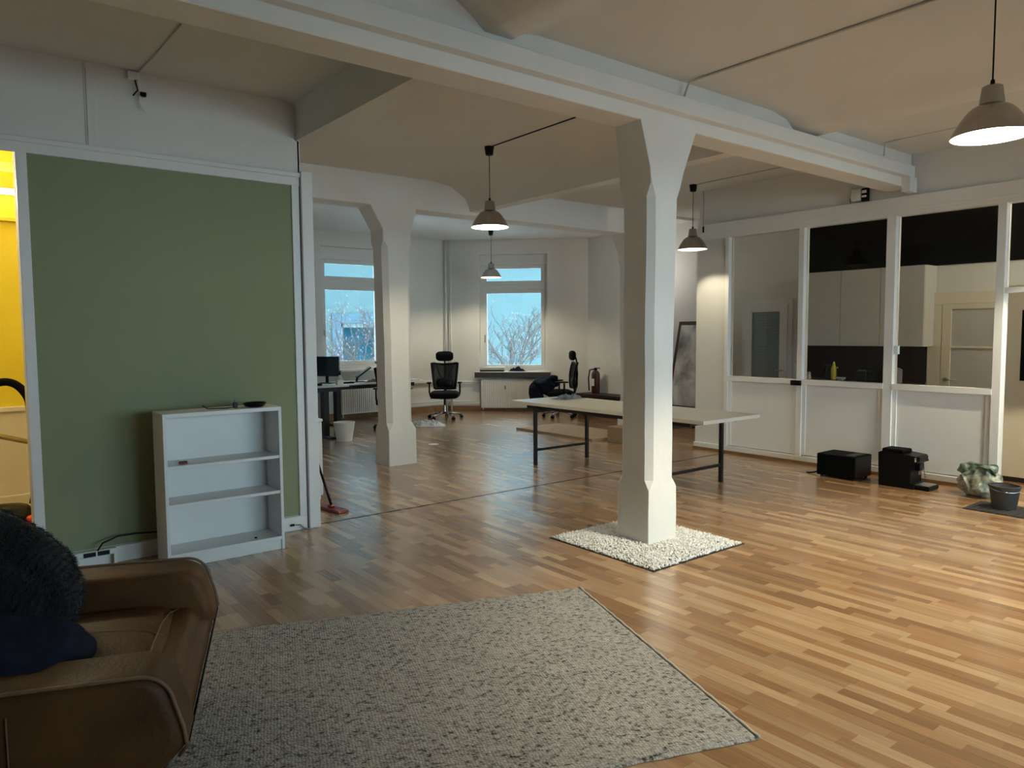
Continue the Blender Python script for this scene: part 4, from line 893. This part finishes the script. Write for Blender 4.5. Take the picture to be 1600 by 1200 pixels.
# ================================================================== RIGHT BACK WALL: sill items, extinguisher, bench, painting
def onch(tv, n_, z): return (8.35+tv*q-n_*q, 12.75-tv*q-n_*q, z)
t = thing('grey_device', 'flat grey device box lying on the dark window sill', 'box', onch(.95, .05, .815), -PI/4); B().cbox((0, 0, .06), (.50, .2, .06), .006).make('lid', 'cabinet_grey', t); B().cbox((0, 0, .015), (.49, .19, .03), .004).make('base', 'black_plastic', t)
crumple('sill_cloth', 'crumpled dark blue cloth lying on the window sill', 'cloth', onch(1.45, .02, .815), (.36, .2, .10), 'navy_cloth', .04, 12); bpy.data.objects['sill_cloth'].rotation_euler = (0, 0, -PI/4)
t = thing('fire_extinguisher', 'dark red fire extinguisher with black hose by the bay wall', 'fire extinguisher', (10.22, 10.30, .40)); B().lathe([(.078, 0), (.082, .02), (.082, .38), (.06, .43), (.03, .45)], seg=24).make('cylinder', 'ext_red', t, smooth='auto'); B().cbox((0, 0, .475), (.05, .05, .05), .01).make('valve', 'black_plastic', t); B().box((-.02, -.11, .49), (.02, .03, .505), .004).make('lever', 'black_plastic', t); B().tube([(0, .03, .475), (-.05, .11, .46), (-.07, .13, .30), (-.06, .12, .05)], .013).make('hose', 'black_plastic', t, smooth=True); B().cbox((-.083, 0, .22), (.004, .09, .14), .001).make('sticker', 'paper_white', t)
t = thing('low_bench', 'long low dark bench along the wall under the extinguisher', 'bench', (9.98, 9.3, 0)); B().box((0, 0, .34), (.40, 1.32, .40), .004).make('top', 'wood_dark', t); B().box((.02, .02, .06), (.40, .06, .34)).make('side_panel', 'wood_dark', t); B().box((.02, 1.26, .06), (.40, 1.30, .34)).make('side_panel', 'wood_dark', t); B().box((.03, .06, .06), (.05, 1.26, .34)).make('front_panel', 'black_matte', t); B().box((.04, .04, 0), (.36, 1.28, .06)).make('plinth', 'black_matte', t)
t = thing('wooden_crate', 'low dark brown chest that carries the leaning painting', 'chest', (9.85, 7.62, 0)); B().box((0, 0, .03), (.52, 1.05, .255), .004).make('body', 'wood_dark', t); B().box((-.01, -.01, .255), (.53, 1.06, .285), .004).make('lid', 'wood_dark', t)
for a, b in ((.03, .03), (.45, .03), (.03, .98), (.45, .98)): B().box((a, b, 0), (a+.05, b+.05, .03)).make('foot', 'black_matte', t)
pa = thing('leaning_painting', 'brown grey abstract painting leaning against the back wall', 'painting', (9.99, 7.83, .292)); M_ = Matrix.Rotation(.225, 4, 'Y')
B().box((0, -.50, 0), (.03, .50, 1.52), .003, M_).make('canvas', 'abstract_canvas', pa)
for lo, hi in (((-.5, .05), (-.455, 1.46)), ((.455, .05), (.5, 1.46)), ((-.5, 0), (.5, .05)), ((-.5, 1.46), (.5, 1.52))): B().box((-.012, lo[0], lo[1]), (.005, hi[0], hi[1]), .002, M_).make('frame_strip', 'canvas_frame', pa)

# ================================================================== ALONG THE PARTITION
t = thing('computer_case', 'black box-shaped computer case lying by the partition', 'computer', (7.62, 3.80, 0)); B().box((0, 0, .02), (.36, .43, .255), .006).make('body', 'black_matte', t); B().box((.01, -.004, .03), (.35, .0, .245), .002).make('front_panel', 'black_plastic', t); B().box((.05, .04, .2555), (.31, .14, .2575)).make('top_vent', 'black_plastic', t)
for a, b in ((.04, .04), (.32, .04), (.04, .39), (.32, .39)): B().lathe([(.015, 0), (.015, .02)], (a, b, 0), 10).make('foot', 'black_plastic', t)
B().tube([(.10, .43, .05), (.08, .50, .02), (.06, .56, .008), (.10, .60, .008)], .009).make('cable', 'black_plastic', t, smooth=True)
cm = thing('coffee_machine', 'black bean-to-cup coffee machine on the floor by the partition', 'coffee machine', (7.66, 3.08, 0))
side = [(.14, 0), (.49, 0), (.50, .34), (.46, .36), (.22, .345), (.13, .335), (.11, .27), (.17, .25), (.18, .06), (.14, .055)]
B().prism([(y, z) for y, z in side], 0, .26, axis=0).make('body', 'black_plastic', cm); B().box((.03, .26, .345), (.23, .48, .385), .012).make('bean_hopper', 'black_matte', cm)
B().box((.02, 0, .0), (.24, .18, .045), .008).make('drip_tray', 'black_plastic', cm); B().box((.03, .01, .045), (.23, .15, .05), .002).make('drip_grid', 'steel', cm)
B().box((.09, .12, .18), (.17, .18, .26), .008).make('spout', 'black_plastic', cm); B().tube([(.11, .14, .18), (.11, .14, .14)], .008).make('nozzle', 'chrome', cm); B().tube([(.15, .14, .18), (.15, .14, .14)], .008).make('nozzle', 'chrome', cm)
B().tube([(.235, .15, .26), (.235, .13, .09)], .006).make('steam_wand', 'chrome', cm); B().box((.03, .104, .285), (.23, .122, .33), .004, ).make('control_panel', 'black_plastic', cm); B().box((-.002, .125, .28), (.003, .14, .325), .001).make('chrome_trim', 'chrome', cm)
bg_ = thing('carrier_bag', 'crumpled green and white plastic carrier bag by the doorway post', 'bag', (7.86, 2.70, 0)); b = B().soft((0, 0, .12), (.24, .30, .22), .08, .03, n=20, jit=.05, js=11, seed=14); b.v = [(x_, y_, max(.002, z_)) for x_, y_, z_ in b.v]; b.make('lower_bag', 'bag_plastic', bg_)
b = B().soft((.02, .03, .24), (.14, .28, .13), .05, .01, n=16, jit=.06, js=14, seed=21); b.make('open_top', 'bag_green', bg_) if 'bag_green' in MATS else (mat('bag_green', (.10, .14, .10), .35, var=.95, scale=22, bump=.4, bscale=40), b.make('open_top', 'bag_green', bg_))
bu = thing('bucket', 'dark grey plastic bucket standing on the doormat', 'bucket', (7.45, 2.36, .0108)); B().lathe([(0, .005), (.088, .005), (.112, .195), (.116, .20), (.121, .195), (.094, 0)], seg=36).make('body', 'bucket_grey', bu, smooth='auto'); B().lathe([(.113, .193), (.127, .193), (.127, .204), (.113, .204)], seg=36, closed=True).make('rim', 'bucket_grey', bu)
B().tube([(.126*math.cos(a), .126*math.sin(a), .188-.03*math.sin(a-2.2)) for a in [2.2+i*PI/12 for i in range(13)]], .004, 6).make('handle', 'steel', bu, smooth=True)
dm = tag(box('doormat', (7.18, 1.2, .0005), (7.62, 2.60, .008), 'mat_dark', bev=.002), 'dark ribbed doormat under the bucket at the doorway', 'doormat')
rb = B()
for i in range(24): rb.box((7.19, 1.22+i*.0575, .008), (7.61, 1.25+i*.0575, .0105))
rb.make('ribs', 'mat_dark', dm)
